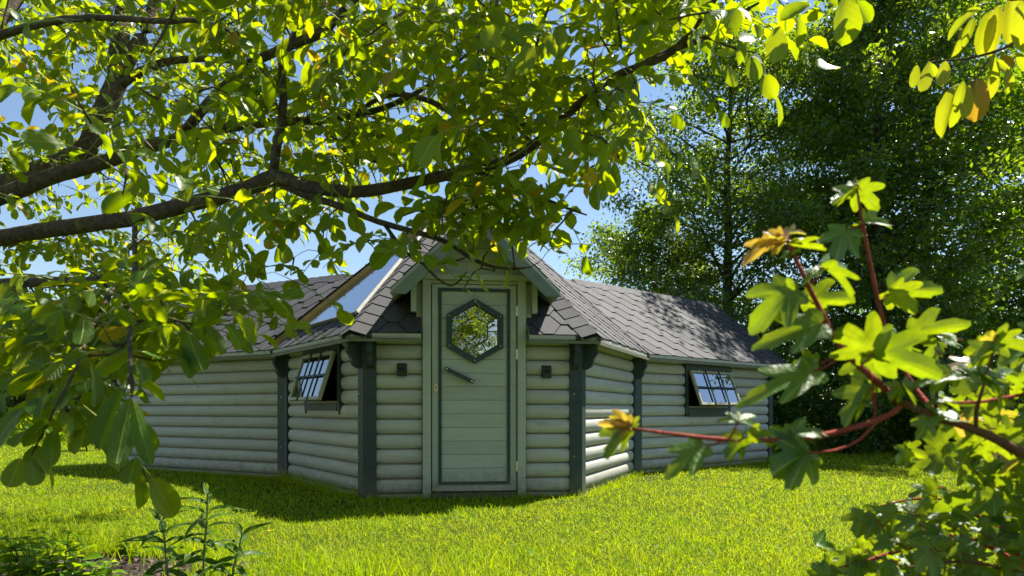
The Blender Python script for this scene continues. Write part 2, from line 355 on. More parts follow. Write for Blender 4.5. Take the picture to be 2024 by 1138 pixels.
# window openings, from the photograph's columns on those wall planes
def opening_from(px0,px1,yt,yb,A,B):
    pm=(px0+px1)/2
    s0=wall_s(px0,yt,A,B)[0]; s1=wall_s(px1,yt,A,B)[0]; return (s0,s1,wall_s(pm,yb,A,B)[1],wall_s(pm,yt,A,B)[1])
opL=opening_from(618,679,701,797,P1,P2); opR=opening_from(1353,1431,736,806,P4,PR)
make_wall(P2,Vector((-.445,0)),inset=(.055,0)); make_wall(Vector((.445,0)),P3,inset=(0,.055))
make_wall(P1,P2,opL,inset=(.11,.055)); make_wall(P3,P4,None,inset=(.055,.11))
make_wall(PL,P1,inset=(.05,.105)); make_wall(P4,PR,opR,inset=(.105,.05))
nL=Vector((math.sin(WA),math.cos(WA))); nR=Vector((-math.sin(WA),math.cos(WA)))
BL=PL+nL*WID; BR=PR+nR*WID; B1=P1+nL*WID; B4=P4+nR*WID
for a,b in ((BL,PL),(PR,BR)): make_wall(a,b,inset=(.05,.05))
for a,b in ((B1,BL),(BR,B4),(B4,B1)): make_wall(a,b,logs=False)
fl=MB(); fl.prism([(*p,.02) for p in (PL,P1,P2,P3,P4,PR,BR,B4,B1,BL)],(0,0,.05)); fl.build('floor',M['inside'],cabin)

# corner posts and curved brackets
def bracket_prof():
    return [(0,0),(.155,0),(.155,-.03),(.135,-.05),(.118,-.075),(.118,-.1),(.128,-.125),(.122,-.15),(.1,-.175),(.085,-.2),(.082,-.23),(.066,-.262),(.03,-.285),(0,-.29)]
def corner_post(c,a,b,wa=.075,wb=.075,out=.058,z1=1.46,ba=True,bb=True):
    """c corner; a, b: unit vectors along the two walls away from the corner"""
    na=Vector((a.y,-a.x)); nb=Vector((b.y,-b.x))
    mid=(c-CC)
    if na.dot(Vector((0,-1)))<0 : na=-na
    if nb.dot(Vector((0,-1)))<0 : nb=-nb
    # mitre point of the two offset lines
    def isec(p,d,q,e):
        det=d.x*(-e.y)+e.x*d.y; r=q-p; t=(r.x*(-e.y)+e.x*r.y)/det; return p+d*t
    mi=isec(c+na*out,a,c+nb*out,b)
    mb=MB()
    mb.prism([(*p,-.02) for p in (mi,c+a*wa+na*out,c+a*wa,c)],(0,0,z1+.02)); mb.prism([(*p,-.02) for p in (mi,c,c+b*wb,c+b*wb+nb*out)],(0,0,z1+.02))
    po=mb.build('corner_post',M['dark'],cabin)
    for v,nn,wd,on in ((a,na,wa,ba),(b,nb,wb,bb)):
        if not on: continue
        base=c+v*(wd*.12)+nn*out
        q=MB(); q.prism([(base.x+nn.x*x,base.y+nn.y*x,1.405+z) for x,z in bracket_prof()],(v.x*.045,v.y*.045,0)); q.build('bracket',M['dark'],po)
    for z in (.35,.9):
        s=MB(); cpt=c+a*wa*.5+na*(out+.001); s.tube([(cpt.x,cpt.y,z),(cpt.x+na.x*.004,cpt.y+na.y*.004,z)],[.006,.005],8); s.build('screw_head',M['steel'],po)
u21=(P1-P2).normalized(); u34=(P4-P3).normalized()
corner_post(P2,u21,Vector((1,0)),.07,.08); corner_post(P3,Vector((-1,0)),u34,.08,.07)
corner_post(P1,dL,-u21,.115,.10); corner_post(P4,-u34,dR,.10,.115)
for e_,d_,n_ in ((PL,-dL,nL),(PR,-dR,nR)):
    mb=MB(); o=Vector((-d_.x,-d_.y)); fr=-n_
    mb.prism([(*p,-.02) for p in (e_+o*.055+fr*.058,e_+d_*.05+fr*.058,e_+d_*.05,e_)],(0,0,1.5)); mb.prism([(*p,-.02) for p in (e_+o*.055+fr*.058,e_,e_+n_*.06,e_+n_*.06+o*.055)],(0,0,1.5))
    po=mb.build('corner_post',M['dark'],cabin)
    b0=e_+o*.008+fr*.058; q=MB(); q.prism([(b0.x+fr.x*x,b0.y+fr.y*x,1.405+z) for x,z in bracket_prof()],(d_.x*.045,d_.y*.045,0)); q.build('bracket',M['dark'],po)

# ---- roof
def clip(poly, subject):                # Sutherland-Hodgman, poly convex ccw
    out=subject
    for i in range(len(poly)):
        a=poly[i]; b=poly[(i+1)%len(poly)]; inp=out; out=[]
        if not inp: return []
        f=lambda p:(b[0]-a[0])*(p[1]-a[1])-(b[1]-a[1])*(p[0]-a[0])
        for j in range(len(inp)):
            p=inp[j]; q=inp[(j+1)%len(inp)]; fp=f(p); fq=f(q)
            if fp>=0: out.append(p)
            if fp*fq<0:
                t=fp/(fp-fq); out.append((p[0]+(q[0]-p[0])*t,p[1]+(q[1]-p[1])*t))
    return out
def area2(p): return sum(p[i][0]*p[(i+1)%len(p)][1]-p[(i+1)%len(p)][0]*p[i][1] for i in range(len(p)))/2
def frame_of(origin,u,other):
    u=Vector(u).normalized(); n=u.cross(Vector(other)-Vector(origin)).normalized()
    if n.z<0: n=-n
    v=n.cross(u)
    if v.z<0: v=-v
    return Vector(origin),u,v,n
def slope(name,pts,origin,u,shingles=True,thick=.035,clip_polys=None,under='paint'):
    pts=[Vector(p) for p in pts]; o,u,v,n=frame_of(origin,u,max(pts,key=lambda p:(p-Vector(origin)).cross(Vector(u)).length))
    mb=MB(); mb.prism(pts,(0,0,-thick),0)
    # prism faces: first = one cap; find the cap that looks up and make it bitumen
    mis=[]
    for f in mb.F:
        c=(mb.V[f[1]]-mb.V[f[0]]).cross(mb.V[f[2]]-mb.V[f[1]]); mis.append(1 if c.normalized().z>.3 and len(f)==len(pts) else 0)
    mb.M=mis
    r=mb.build(name,[M[under],M['flash']],cabin)
    if not shingles: return r
    T=lambda p:(u.dot(p-o),v.dot(p-o))
    polys=clip_polys or [pts]
    for pl in polys:
        pp=[T(Vector(p)) for p in pl]
        if area2(pp)<0: pp=pp[::-1]
        xs=[p[0] for p in pp]; ys=[p[1] for p in pp]
        # hexagonal tabs: pitch .335, exposure .145
        hw,bw,h=.125,.0425,.145
        j0=int(min(ys)/h)-2; j1=int(max(ys)/h)+2
        for j in range(j0,j1+1):
            sh=.1675 if j%2 else 0
            for i in range(int((min(xs)-.4)/.335)-1,int((max(xs)+.4)/.335)+2):
                cx=i*.335+sh; cy=j*h; g=.0048
                hx=[(cx-bw,cy-h+g),(cx+bw,cy-h+g),(cx+hw-g,cy),(cx+bw,cy+h-g),(cx-bw,cy+h-g),(cx-hw+g,cy)]
                q=clip(pp,hx)
                if len(q)<3 or abs(area2(q))<.0012: continue
                jit=random.uniform(0,.003)
                top=[o+u*x+v*y+n*(.0035+jit+.010*(1-(y-(cy-h))/(2*h))) for x,y in q]
                bot=[o+u*x+v*y+n*.001 for x,y in q]; k=len(q)
                F=[list(range(k))]+[[a,k+a,k+(a+1)%k,(a+1)%k] for a in range(k)]
                ctr=o+u*cx+v*cy
                mesh_obj('shingle',[p-ctr for p in top]+[p-ctr for p in bot],F,M['shingle'],r,loc=ctr)
    return r
def caps(name,a,b,nl,nr,width=.13,exp=.145,start=0.0,parent=None,maxn=40):
    """folded cap shingles up a hip or along a ridge; nl, nr: in-plane vectors leaving the line on either side"""
    a=Vector(a); b=Vector(b); L=(b-a).length; d=(b-a)/L; nl=Vector(nl).normalized(); nr=Vector(nr).normalized()
    up=-(nl+nr).normalized()
    if up.z<0: up=-up
    base=MB(); base.prism([a-d*.02+up*.004,a-d*.02+nl*width*.8+up*.002,b+nl*width*.8+up*.002,b+up*.004],up*.004); base.prism([a-d*.02+up*.004,b+up*.004,b+nr*width*.8+up*.002,a-d*.02+nr*width*.8+up*.002],up*.004)
    r=base.build(name,M['flash'],parent or cabin); s=start; k=0
    while s<L-.03 and k<maxn:
        e=min(L,s+exp*1.25); p=a+d*s; q=a+d*e; j=random.uniform(-.004,.004); m=MB()
        hi=.02; lo=.012
        V=[p+nl*(width+j)+up*hi,p+nl*.035+up*(hi+.008),p+up*(hi+.012),p+nr*.035+up*(hi+.008),p+nr*(width+j)+up*hi,
           q+nl*(width+j)+up*lo,q+nl*.035+up*(lo+.008),q+up*(lo+.012),q+nr*.035+up*(lo+.008),q+nr*(width+j)+up*lo]
        W=[x-up*.008 for x in V]
        F=[(0,1,6,5),(1,2,7,6),(2,3,8,7),(3,4,9,8)]+[(10+i,i+11,i+1,i) for i in range(4)]+[(0,5,15,10),(4,14,19,9)]
        mesh_obj('shingle',[x-p for x in V+W],F,M['shingle'],r,loc=p); s+=exp; k+=1
    return r
A3=Vector((0,1.788,ZA))
E2=Vector((-1.0335,-OV,ZE)); E3=Vector((1.0335,-OV,ZE)); E1=Vector((-2.10,1.648,ZE)); E4=Vector((2.10,1.648,ZE))
tf=(ZA-ZE)/(1.788+OV)
def fz(y): return ZE+tf*(y+OV)
XD=.46; yh=-OV+(1.788+OV)*(1-XD/1.0335)
slope('roof',[E2,(-XD,-OV,ZE),(-XD,yh,fz(yh))],E2,(1,0,0)); slope('roof',[(XD,-OV,ZE),E3,(XD,yh,fz(yh))],(XD,-OV,ZE),(1,0,0))
slope('roof',[(-XD,.33,fz(.33)),(XD,.33,fz(.33)),(XD,yh,fz(yh)),A3,(-XD,yh,fz(yh))],(-XD,.33,fz(.33)),(1,0,0),shingles=False)
# left-front slope with the triangular skylight
o_,u_,v_,n_=frame_of(E1,E2-E1,A3)
gl=[on_plane(x,y,E1,n_) for x,y in ((601,650),(706,625),(826,481),(800,497))]
S2=lambda p:(u_.dot(p-o_),v_.dot(p-o_))
U3=lambda x,y:o_+u_*x+v_*y
g0,g1,g2,g3=[S2(p) for p in gl]
hB=(g0[1]+g1[1])/2; g0=(g0[0],hB); g1=(g1[0],hB)
e2=S2(E2); ap=S2(A3)
def hipx(y,p,q): return p[0]+(q[0]-p[0])*y/q[1]
strip1=[U3(0,0),U3(*e2),U3(hipx(hB,e2,ap),hB),U3(hipx(hB,(0,0),ap),hB)]
sl=(g2[0]-g1[0])/(g2[1]-g1[1]); yt=ap[1]*.86
strip2=[U3(*g1),U3(hipx(hB,e2,ap),hB),U3(hipx(yt,e2,ap),yt),U3(min(g1[0]+sl*(yt-hB),hipx(yt,e2,ap)-.02),yt)]
lf=slope('roof',[E1,E2,A3],E1,E2-E1,clip_polys=[strip1,strip2])
gx=lambda y:hipx(y,(0,0),ap)
gtop=g1[0]+sl*(yt-hB)
gpoly=[U3(gx(hB)+.06,hB),U3(g1[0],hB),U3(gtop,yt),U3(min(gx(yt)+.06,gtop-.01),yt)]
skl=MB()
hipd=(A3-E1).normalized()
side=hipd.cross(Vector((0,0,1))).normalized()
if side.dot(n_)<0: side=-side
skl.beam(E1+hipd*.06+Vector((0,0,.05)),E1+hipd*((A3-E1).length-.1)+Vector((0,0,.05)),.045,.08)
sk=skl.build('skylight',M['raw'],cabin)
c_=MB(); c_.beam(E1+hipd*-.04+Vector((0,0,.098))-side*.015,E1+hipd*((A3-E1).length-.08)+Vector((0,0,.098))-side*.015,.075,.022); c_.build('flashing',M['flash'],sk)
for i in range(12):
    q=E1+hipd*(.12+.2*i)+Vector((0,0,.098))+side*.02; b_=MB(); b_.box(-.012,.012,-.012,.012,-.02,.015); b_.build('clip',M['black_metal'],sk,loc=q)
c_=MB(); c_.prism([p+n_*.022 for p in gpoly],n_*.01); c_.build('pane',M['sky_glass'],sk)
c_=MB(); c_.beam(gpoly[0]+n_*.03,gpoly[1]+n_*.03,.03,.03,n_); c_.beam(gpoly[1]+n_*.03,gpoly[2]+n_*.03,.022,.03,n_); c_.build('glazing_bar',M['steel'],sk)
c_=MB(); w1=side*.07-Vector((0,0,.02)); c_.beam(E1+hipd*.42+w1*1.0+Vector((0,0,.05)),E1+hipd*((A3-E1).length-.3)+w1+Vector((0,0,.05)),.06,.05); c_.build('rafter',M['raw'],sk)
slope('roof',[E3,E4,A3],E3,E4-E3)
# rear of the central roof
E6=Vector((-2.1,1.95,ZE)); E7=Vector((2.1,1.95,ZE)); R1=Vector((-1.03,3.78,ZE)); R2=Vector((1.03,3.78,ZE))
for q in ((E1,E6,A3),(E6,R1,A3),(R1,R2,A3),(R2,E7,A3),(E7,E4,A3)): slope('roof',q,q[0],q[1]-q[0],shingles=False)
# hips of the front slope
def inplane(a,b,p):
    d=(b-a).normalized(); w_=p-a; return (w_-d*w_.dot(d)).normalized()
caps('hip_cap',E2,A3,inplane(E2,A3,E1),inplane(E2,A3,Vector((0,-OV,ZE))),.15)
caps('hip_cap',E3,A3,inplane(E3,A3,E4),inplane(E3,A3,Vector((0,-OV,ZE))),.15)
caps('hip_cap',E4,A3,inplane(E4,A3,E3),inplane(E4,A3,E7),.05)
cp=MB(); ring=[(math.cos(k*math.pi/3)*.26,math.sin(k*math.pi/3)*.26) for k in range(6)]
cp.V=[]; cp.add([(x,1.788+y,ZA-.18) for x,y in ring]+[(x*.9,1.788+y*.9,ZA-.10) for x,y in ring]+[(0,1.788,ZA+.12)],[[i,(i+1)%6,6+(i+1)%6,6+i] for i in range(6)]+[[6+i,6+(i+1)%6,12] for i in range(6)])
cp.build('roof_cap',M['flash'],cabin)
# wings
PIT=math.tan(math.radians(40)); RZ=ZE+(OV+WID/2)*PIT
for Pc,dd,nn,E,sg in ((P1,dL,nL,E1,-1),(P4,dR,nR,E4,1)):
    end=WLEN+.22
    fe=Pc+dd*end-nn*OV; re=Pc+dd*end+nn*(WID/2); be=Pc+dd*end+nn*(WID+OV)
    t=(OV+WID/2)*PIT/ (ZA-ZE)
    # ridge inner point: under the central roof
    ri=re-dd*(re-CC).dot(dd)
    fe3=Vector((*fe,ZE)); re3=Vector((*re,RZ)); ri3=Vector((*ri,RZ)); be3=Vector((*be,ZE)); bi3=Vector((*(be-dd*(end-.1)),ZE))
    slope('roof',[E,ri3,re3,fe3],E,fe3-E,clip_polys=[[E,E+(ri3-E)*1.0,re3,fe3]])
    slope('roof',[ri3,bi3,be3,re3],bi3,be3-bi3,shingles=False)
    caps('ridge_cap',re3,ri3,inplane(re3,ri3,fe3),inplane(re3,ri3,be3),.13,maxn=22)
    # gable end
    ew=[Pc+dd*(WLEN+.001),Pc+dd*(WLEN+.001)+nn*WID]
    gb=MB(); gb.prism([(*ew[0],1.40),(*ew[1],1.40),(*((ew[0]+ew[1])/2),RZ-.05),],(-dd.x*.05,-dd.y*.05,0)); ga=gb.build('gable',M['paint'],cabin)
    for p,q in ((fe3,re3),(be3,re3)):
        m=MB(); o3=Vector((dd.x,dd.y,0))*.013; m.beam(p+o3+Vector((0,0,-.06)),q+o3+Vector((0,0,-.06)),.025,.13); m.build('barge_board',M['dark'],cabin)
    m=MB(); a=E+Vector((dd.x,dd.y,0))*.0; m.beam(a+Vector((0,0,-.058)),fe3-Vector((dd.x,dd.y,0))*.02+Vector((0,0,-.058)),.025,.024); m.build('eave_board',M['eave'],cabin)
    m=MB(); so=[Vector((*(Pc-nn*.0),ZE-.037)),Vector((*(Pc+dd*(end-.03)),ZE-.037)),Vector((*(fe-dd*.03+nn*.02),ZE-.037)),Vector((E.x,E.y,ZE-.037))+Vector((nn.x,nn.y,0))*.02]
    m.prism(so,(0,0,.012)); m.build('soffit',M['paint'],cabin)
for a,b,wa_,wb_ in ((E2,E1,P2,P1),(E3,E4,P3,P4),(E2,Vector((-.46,-OV,ZE)),P2,Vector((-.46,0))),(Vector((.46,-OV,ZE)),E3,Vector((.46,0)),P3)):
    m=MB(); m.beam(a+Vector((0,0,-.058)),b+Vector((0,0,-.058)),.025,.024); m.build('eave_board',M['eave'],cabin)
    m=MB(); m.prism([a+Vector((0,0,-.038)),b+Vector((0,0,-.038)),Vector((*wb_,ZE-.038)),Vector((*wa_,ZE-.038))],(0,0,.011)); m.build('soffit',M['paint'],cabin)

# ---- dormer over the door
DY=-.34; DX=.70; DZ0=1.75; DZ1=2.43
for s in (-1,1):
    pts=[(s*DX,DY,DZ0),(0,DY,DZ1),(0,.98,DZ1),(s*DX,.24,DZ0)]
    slope('dormer_roof',pts,pts[0],(0,1,0))
    m=MB(); q=[(s*DX*1.01,DY-.002,DZ0-.045),(0,DY-.002,DZ1-.04),(0,DY-.002,DZ1-.165),(s*(DX-.125),DY-.002,DZ0-.045)]
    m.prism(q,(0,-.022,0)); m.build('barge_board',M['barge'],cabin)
    m=MB(); m.box(min(s*.447,s*.50),max(s*.447,s*.50),-.03,.55,1.37,1.86); m.build('dormer_cheek',M['paint'],cabin)
    m=MB(); m.box(min(s*.50,s*.545),max(s*.50,s*.545),-.10,-.03,1.60,1.87); m.build('dormer_trim',M['door_paint'],cabin)
caps('ridge_cap',(0,DY-.02,DZ1),(0,.95,DZ1),inplane(Vector((0,DY,DZ1)),Vector((0,.9,DZ1)),Vector((-DX,DY,DZ0))),inplane(Vector((0,DY,DZ1)),Vector((0,.9,DZ1)),Vector((DX,DY,DZ0))),.11)
gm=MB(); gm.prism([(-.55,-.05,1.86),(.55,-.05,1.86),(0,-.05,2.36)],(0,.04,0)); gab=gm.build('gable',M['inside'],cabin)
for k in range(4):
    z0=1.93+k*.115; z1=z0+.111; x0=(2.40-z0)*1.0; x1=(2.40-z1)*1.0
    m=MB(); m.prism([(-x0,-.052,z0),(x0,-.052,z0),(x1,-.052,z1),(-x1,-.052,z1)],(0,-.018,0)); m.build('board',M['door_paint'],gab)
m=MB(); m.box(-.50,.50,-.105,-.03,1.88,1.928); m.build('header',M['door_paint'],cabin)

# ---- door
df=MB(); df.box(-.445,-.375,-.085,.05,.0,1.879); df.box(.375,.445,-.085,.05,.0,1.879); df.box(-.375,.375,-.06,.05,1.852,1.879)
dfr=df.build('door_frame',M['door_paint'],cabin)
m=MB(); m.box(-.372,.372,-.10,.05,-.01,.045); m.build('threshold',M['dark'],dfr)
dl=MB(); y0,y1=-.048,-.006
dl.box(-.366,-.285,y0,y1,.058,1.846); dl.box(.285,.366,y0,y1,.058,1.846); dl.box(-.285,.285,y0,y1,.058,.135); dl.box(-.285,.285,y0,y1,1.79,1.846)
door=dl.build('door',M['door_paint'],cabin)
HZ=1.443; HX=.004
def hexw(z,R):                        # half width of a point-up hexagon
    dz=abs(z-HZ); 
    return max(0,min(R*.866,(R-dz)*1.732)) if dz<R else -1
nb=14; zz0,zz1=.137,1.788; bh=(zz1-zz0)/nb
for k in range(nb):
    a=zz0+k*bh+.0015; b=a+bh-.003; R=.245
    if max(hexw(a,R),hexw(b,R))<=0: m=MB(); m.box(-.284,.284,-.044,-.02,a,b); m.build('board',M['door_paint'],door); continue
    for s in (-1,1):
        zs=[a]+[z for z in (HZ-R,HZ-R/2,HZ+R/2,HZ+R) if a<z<b]+[b]
        m=MB(); pl=[(s*.284,-.044,a)]+[(HX+s*max(.002,hexw(z,R)),-.044,z) for z in zs]+[(s*.284,-.044,b)]
        m.prism(pl,(0,.024,0)); m.build('board',M['door_paint'],door)
for x0,x1,z0,z1 in ((-.312,-.284,.112,1.815),(.284,.312,.112,1.815),(-.284,.284,.112,.136),(-.284,.284,1.789,1.815)):
    m=MB(); m.box(x0,x1,-.058,-.0485,z0,z1); m.build('trim',M['dark'],door)
def hexpts(R,y): return [Vector((HX+R*math.sin(k*math.pi/3),y,HZ+R*math.cos(k*math.pi/3))) for k in range(6)]
m=MB(); O=hexpts(.284,-.05); I=hexpts(.228,-.05); dv=Vector((0,-.026,0))
for k in range(6): m.prism([O[k],O[(k+1)%6],I[(k+1)%6],I[k]],dv)
m.build('window_frame',M['dark'],door)
for k in range(6):
    m=MB(); p=hexpts(.256,-.0765)[k]; m.tube([p,p+Vector((0,-.004,0))],[.006,.005],8); m.build('screw_head',M['steel'],door)
m=MB(); m.prism(hexpts(.24,-.04),(0,.006,0)); m.build('pane',M['door_glass'],door)
m=MB(); h=hexpts(.128,-.044); H=hexpts(.228,-.044)
for k in range(6):
    m.beam(h[k],h[(k+1)%6],.008,.008,(0,1,0)); m.beam((h[k]+h[(k+1)%6])/2,(H[k]+H[(k+1)%6])/2,.008,.008,(0,1,0))
m.build('lead_came',M['black_metal'],door)
ha,hb=Vector((-.255,-.085,1.118)),Vector((-.01,-.085,1.0))
m=MB(); m.beam(ha,hb,.028,.034,(0,0,1)); 
for e in (ha.lerp(hb,.06),ha.lerp(hb,.94)): m.tube([e+Vector((0,.04,0)),e],[.011,.011],8)
m.build('handle',M['dark'],door)
for e in (ha.lerp(hb,.06),ha.lerp(hb,.94)):
    m=MB(); m.tube([e+Vector((0,-.0145,0)),e+Vector((0,-.02,0))],[.009,.008],10); m.build('bolt_head',M['steel'],door)
m=MB(); m.prism([(-.332+.016*math.cos(t*math.pi/6),-.049,.952+.034*math.sin(t*math.pi/6)) for t in range(12)],(0,-.006,0)); m.build('lock_plate',M['brass'],door)
m=MB(); m.tube([(-.332,-.055,.958),(-.332,-.062,.958)],[.007,.006],8); m.box(-.334,-.330,-.058,-.05,.935,.95); m.build('keyhole',M['black_metal'],door)
for z in (1.62,1.245,.27):
    m=MB(); m.tube([(.371,-.075,z-.045),(.371,-.075,z+.045)],[.007,.007],8); m.box(.358,.384,-.07,-.05,z-.04,z-.004); m.box(.358,.384,-.0705,-.05,z+.004,z+.04); m.build('hinge',M['steel'],door)
# wall lamps
for px,py in ((795,731),(1078,735)):
    s,z=wall_s(px,py,P2,P3); x=P2.x+s
    m=MB(); m.box(x-.043,x+.043,-.052,-.04,z-.055,z+.055); m.prism([(x-.038,-.052,z+.052),(x-.038,-.10,z+.03),(x-.038,-.092,z-.05),(x-.038,-.052,z-.052)],(.076,0,0)); lp=m.build('wall_lamp',M['black_metal'],cabin)
    m=MB(); m.box(x-.024,x+.024,-.1015,-.094,z-.012,z+.012); m.build('lens',M['flash'],lp)

# ---- windows
def make_window(A,B,op,tilt):
    u=(B-A); ang=math.atan2(u.y,u.x); s0,s1,z0,z1=op; b=.062; f=-.066
    zb=min(z0-.07,Z0+LOGH*math.floor((z0+.004-Z0)/LOGH)-.004)
    m=MB(); m.box(s0-b,s0,f,.05,z0-.055,z1+.02); m.box(s1,s1+b,f,.05,z0-.055,z1+.02); m.box(s0-b-.012,s1+b+.012,f-.012,.05,z1+.0205,z1+.085); m.box(s0,s1,f-.004,.05,zb,z0+.004)
    for s in (s0-b,s1): m.prism([(s+.002,f+.002,z0-.055),(s+b-.002,f+.002,z0-.055),(s+(b*.7 if s==s1 else b*.3),f+.002,z0-.105)],(0,.02,0))
    w_=m.build('window',M['dark'],cabin,loc=(A.x,A.y,0)); w_.rotation_euler=(0,0,ang)
    m=MB(); m.box(s0,s1,-.06,-.02,z0+.005,z0+.02); m.build('sill',M['sash'],w_)
    W=s1-s0+.012; H=z1-z0+.0; 
    TM=Matrix.Translation(((s0+s1)/2,f-.004,z1+.0))@Matrix.Rotation(-tilt,4,'X')
    m=MB(); t=.030; m.box(-W/2,-W/2+t,-.034,0,-H,0); m.box(W/2-t,W/2,-.034,0,-H,0); m.box(-W/2+t,W/2-t,-.034,0,-t,0); m.box(-W/2+t,W/2-t,-.034,0,-H,-H+t); m.build('sash',M['sash'],w_,mat4=TM)
    xs=[-W/2+t,-W/6,W/6,W/2-t]; zs=[-H+t,-H/2,-t]
    for i in range(3):
        for j in range(2):
            m=MB(); m.box(xs[i],xs[i+1],-.02,-.016,zs[j],zs[j+1]); m.build('pane',M['glass'],w_,mat4=TM)
    for i in (1,2): m=MB(); m.box(xs[i]-.010,xs[i]+.010,-.046,-.0345,-H-.004,.004); m.build('muntin',M['dark'],w_,mat4=TM)
    m=MB(); m.box(-W/2+.01,W/2-.01,-.042,-.035,zs[1]-.010,zs[1]+.010); m.build('muntin',M['dark'],w_,mat4=TM)
    for x in (-W*.3,W*.3): m=MB(); m.box(x-.018,x+.018,-.04,.0,-.002,.012); m.build('hinge',M['steel'],w_,mat4=TM)
make_window(P1,P2,opL,math.radians(18)); make_window(P4,PR,opR,math.radians(21))

# ------------------------------------------------------------------ leaf templates
def leaf_grid(ys, hw, cols, fold=.22, droop=.3, wavy=0.0, twist=0.0, seed=0):
    r=random.Random(seed); V=[];F=[];UV=[]
    mw=max(hw); nc=len(cols)
    ph=r.uniform(0,6)
    for y,h in zip(ys,hw):
        for c in cols:
            x=c*h; z=abs(c)*h*fold*2 - droop*y*y + wavy*abs(c)*math.sin(y*19+ph+c*2)*.5 + twist*c*h*y
            V.append((x,y,z)); UV.append((.5+.5*c*h/mw,y))
    for i in range(len(ys)-1):
        for j in range(nc-1):
            a=i*nc+j; q=(a,a+1,a+nc+1,a+nc)
            F.append((q[0],q[1],q[2])); F.append((q[0],q[2],q[3]))
    return np.array(V,np.float32),np.array(F,np.int32),np.array(UV,np.float32)
def tmpl_mesh(name,t,mat):
    V,F,UV=t; me=bpy.data.meshes.new(name); me.from_pydata([tuple(map(float,v)) for v in V],[],[tuple(map(int,f)) for f in F]); me.materials.append(mat)
    l=me.uv_layers.new(name='UVMap'); l.data.foreach_set('uv',UV[F.ravel()].ravel())
    me.polygons.foreach_set('use_smooth',[True]*len(F)); me.update(); return me
def scatter(name,tmpls,mats4,mat,parent,kind=None):
    """join many leaf copies (list of (variant, 3x3 cols * scale, loc)) into one mesh"""
    Vs=[];Ts=[];Us=[];Rs=[];b=0
    var=np.array([m[0] for m in mats4]); A=np.array([m[1] for m in mats4],np.float32); Lc=np.array([m[2] for m in mats4],np.float32)
    for k,(V,F,UV) in enumerate(tmpls):
        ix=np.where(var==k)[0]
        if not len(ix): continue
        W=np.einsum('nij,vj->nvi',A[ix],V)+Lc[ix][:,None,:]
        n=len(ix); nv=len(V)
        Vs.append(W.reshape(-1,3)); Ts.append((F[None]+ (np.arange(n)*nv)[:,None,None]).reshape(-1,3)+b); Us.append(np.tile(UV,(n,1))); Rs.append(np.repeat(rng.random(n),nv)); b+=n*nv
    o=fast_mesh(name,np.concatenate(Vs),np.concatenate(Ts),mat,parent,True,np.concatenate(Rs),np.concatenate(Us))
    if kind: o['kind']=kind
    return o
WY=[0,.08,.22,.4,.58,.75,.89,.965,1]; WH=[.012,.11,.20,.27,.305,.30,.235,.14,.02]
C5=[-1,-.55,0,.55,1]; C3=[-1,0,1]
W_HI=[leaf_grid(WY,[h*s for h in WH],C5,f,dr,.035,tw,i) for i,(s,f,dr,tw) in enumerate(((1,.2,.28,.1),(.85,.28,.42,-.2),(1.1,.12,.16,.15),(.92,.35,.3,.0),(.78,.2,.5,.25),(1.0,.1,.05,-.1)))]
WY2=[0,.2,.5,.8,1]; WH2=[.012,.19,.30,.285,.03]
W_LO=[leaf_grid(WY2,[h*s for h in WH2],C3,f,dr,0,tw,i) for i,(s,f,dr,tw) in enumerate(((1,.2,.28,.1),(.85,.28,.42,-.2),(1.1,.12,.16,.15),(.92,.35,.3,.0),(.78,.2,.5,.25),(1.0,.1,.05,-.1)))]
def basis(dirv,nrm):
    y=Vector(dirv).normalized(); z=Vector(nrm)-y*Vector(nrm).dot(y)
    if z.length<1e-4: z=y.orthogonal()
    z.normalize(); x=y.cross(z); return Matrix((x,y,z)).transposed()
def rv(s=1): return Vector((random.gauss(0,s),random.gauss(0,s),random.gauss(0,s)))
def proj(p): return CX+FPX*p.x/p.y, HY-FPX*(p.z-CH)/p.y

def place_leaf(par,off,meshes,base,tip,d,d2=None,nrm=None,wid=1.0,roll=0):
    a=P(*base,d); b=P(*tip,d2 or d); dv=b-a; ln=dv.length
    n=Vector(nrm) if nrm else (cam.location-a).normalized()*random.choice((-1,1))+Vector((0,0,.5))+rv(.3)
    B=basis(dv,n)
    if roll: B=(Matrix.Rotation(roll,3,dv.normalized())@B)
    B=B@Matrix.Diagonal((ln*wid,ln,ln))
    return inst('leaf',random.choice(meshes),par,Matrix.Translation(a-off)@B.to_4x4())
# ------------------------------------------------------------------ walnut tree
tb=Vector((-4.35,4.3,0))
walnut=empty('walnut_tree',tb); tag(walnut,'large walnut tree with mossy limbs and drooping leaves arching over the lawn','tree')
def W(p): return Vector(p)-tb
trunk_pts=[(-4.35,4.3,-.1),(-4.4,4.3,.6),(-4.3,4.25,1.3),(-4.1,4.2,1.75)]
nodes=[];nrad=[]
def limb(pts,rad,par,name='limb',n=9,step=.07,mat='bark',lump=.07,reg=True):
    a,r=smooth_path(pts,rad,step); V,F=tube_vf([W(p) for p in a],r,n,lump)
    if reg: nodes.extend(a); nrad.extend(r)
    return mesh_obj(name,V,F,M[mat],par,True)
trunk=limb(trunk_pts,[.24,.19,.17,.16],walnut,'trunk',14,.1)
def L2(spec): # px,py,depth,width px
    return [P(a,b,c) for a,b,c,d in spec],[d/2*c/FPX for a,b,c,d in spec]
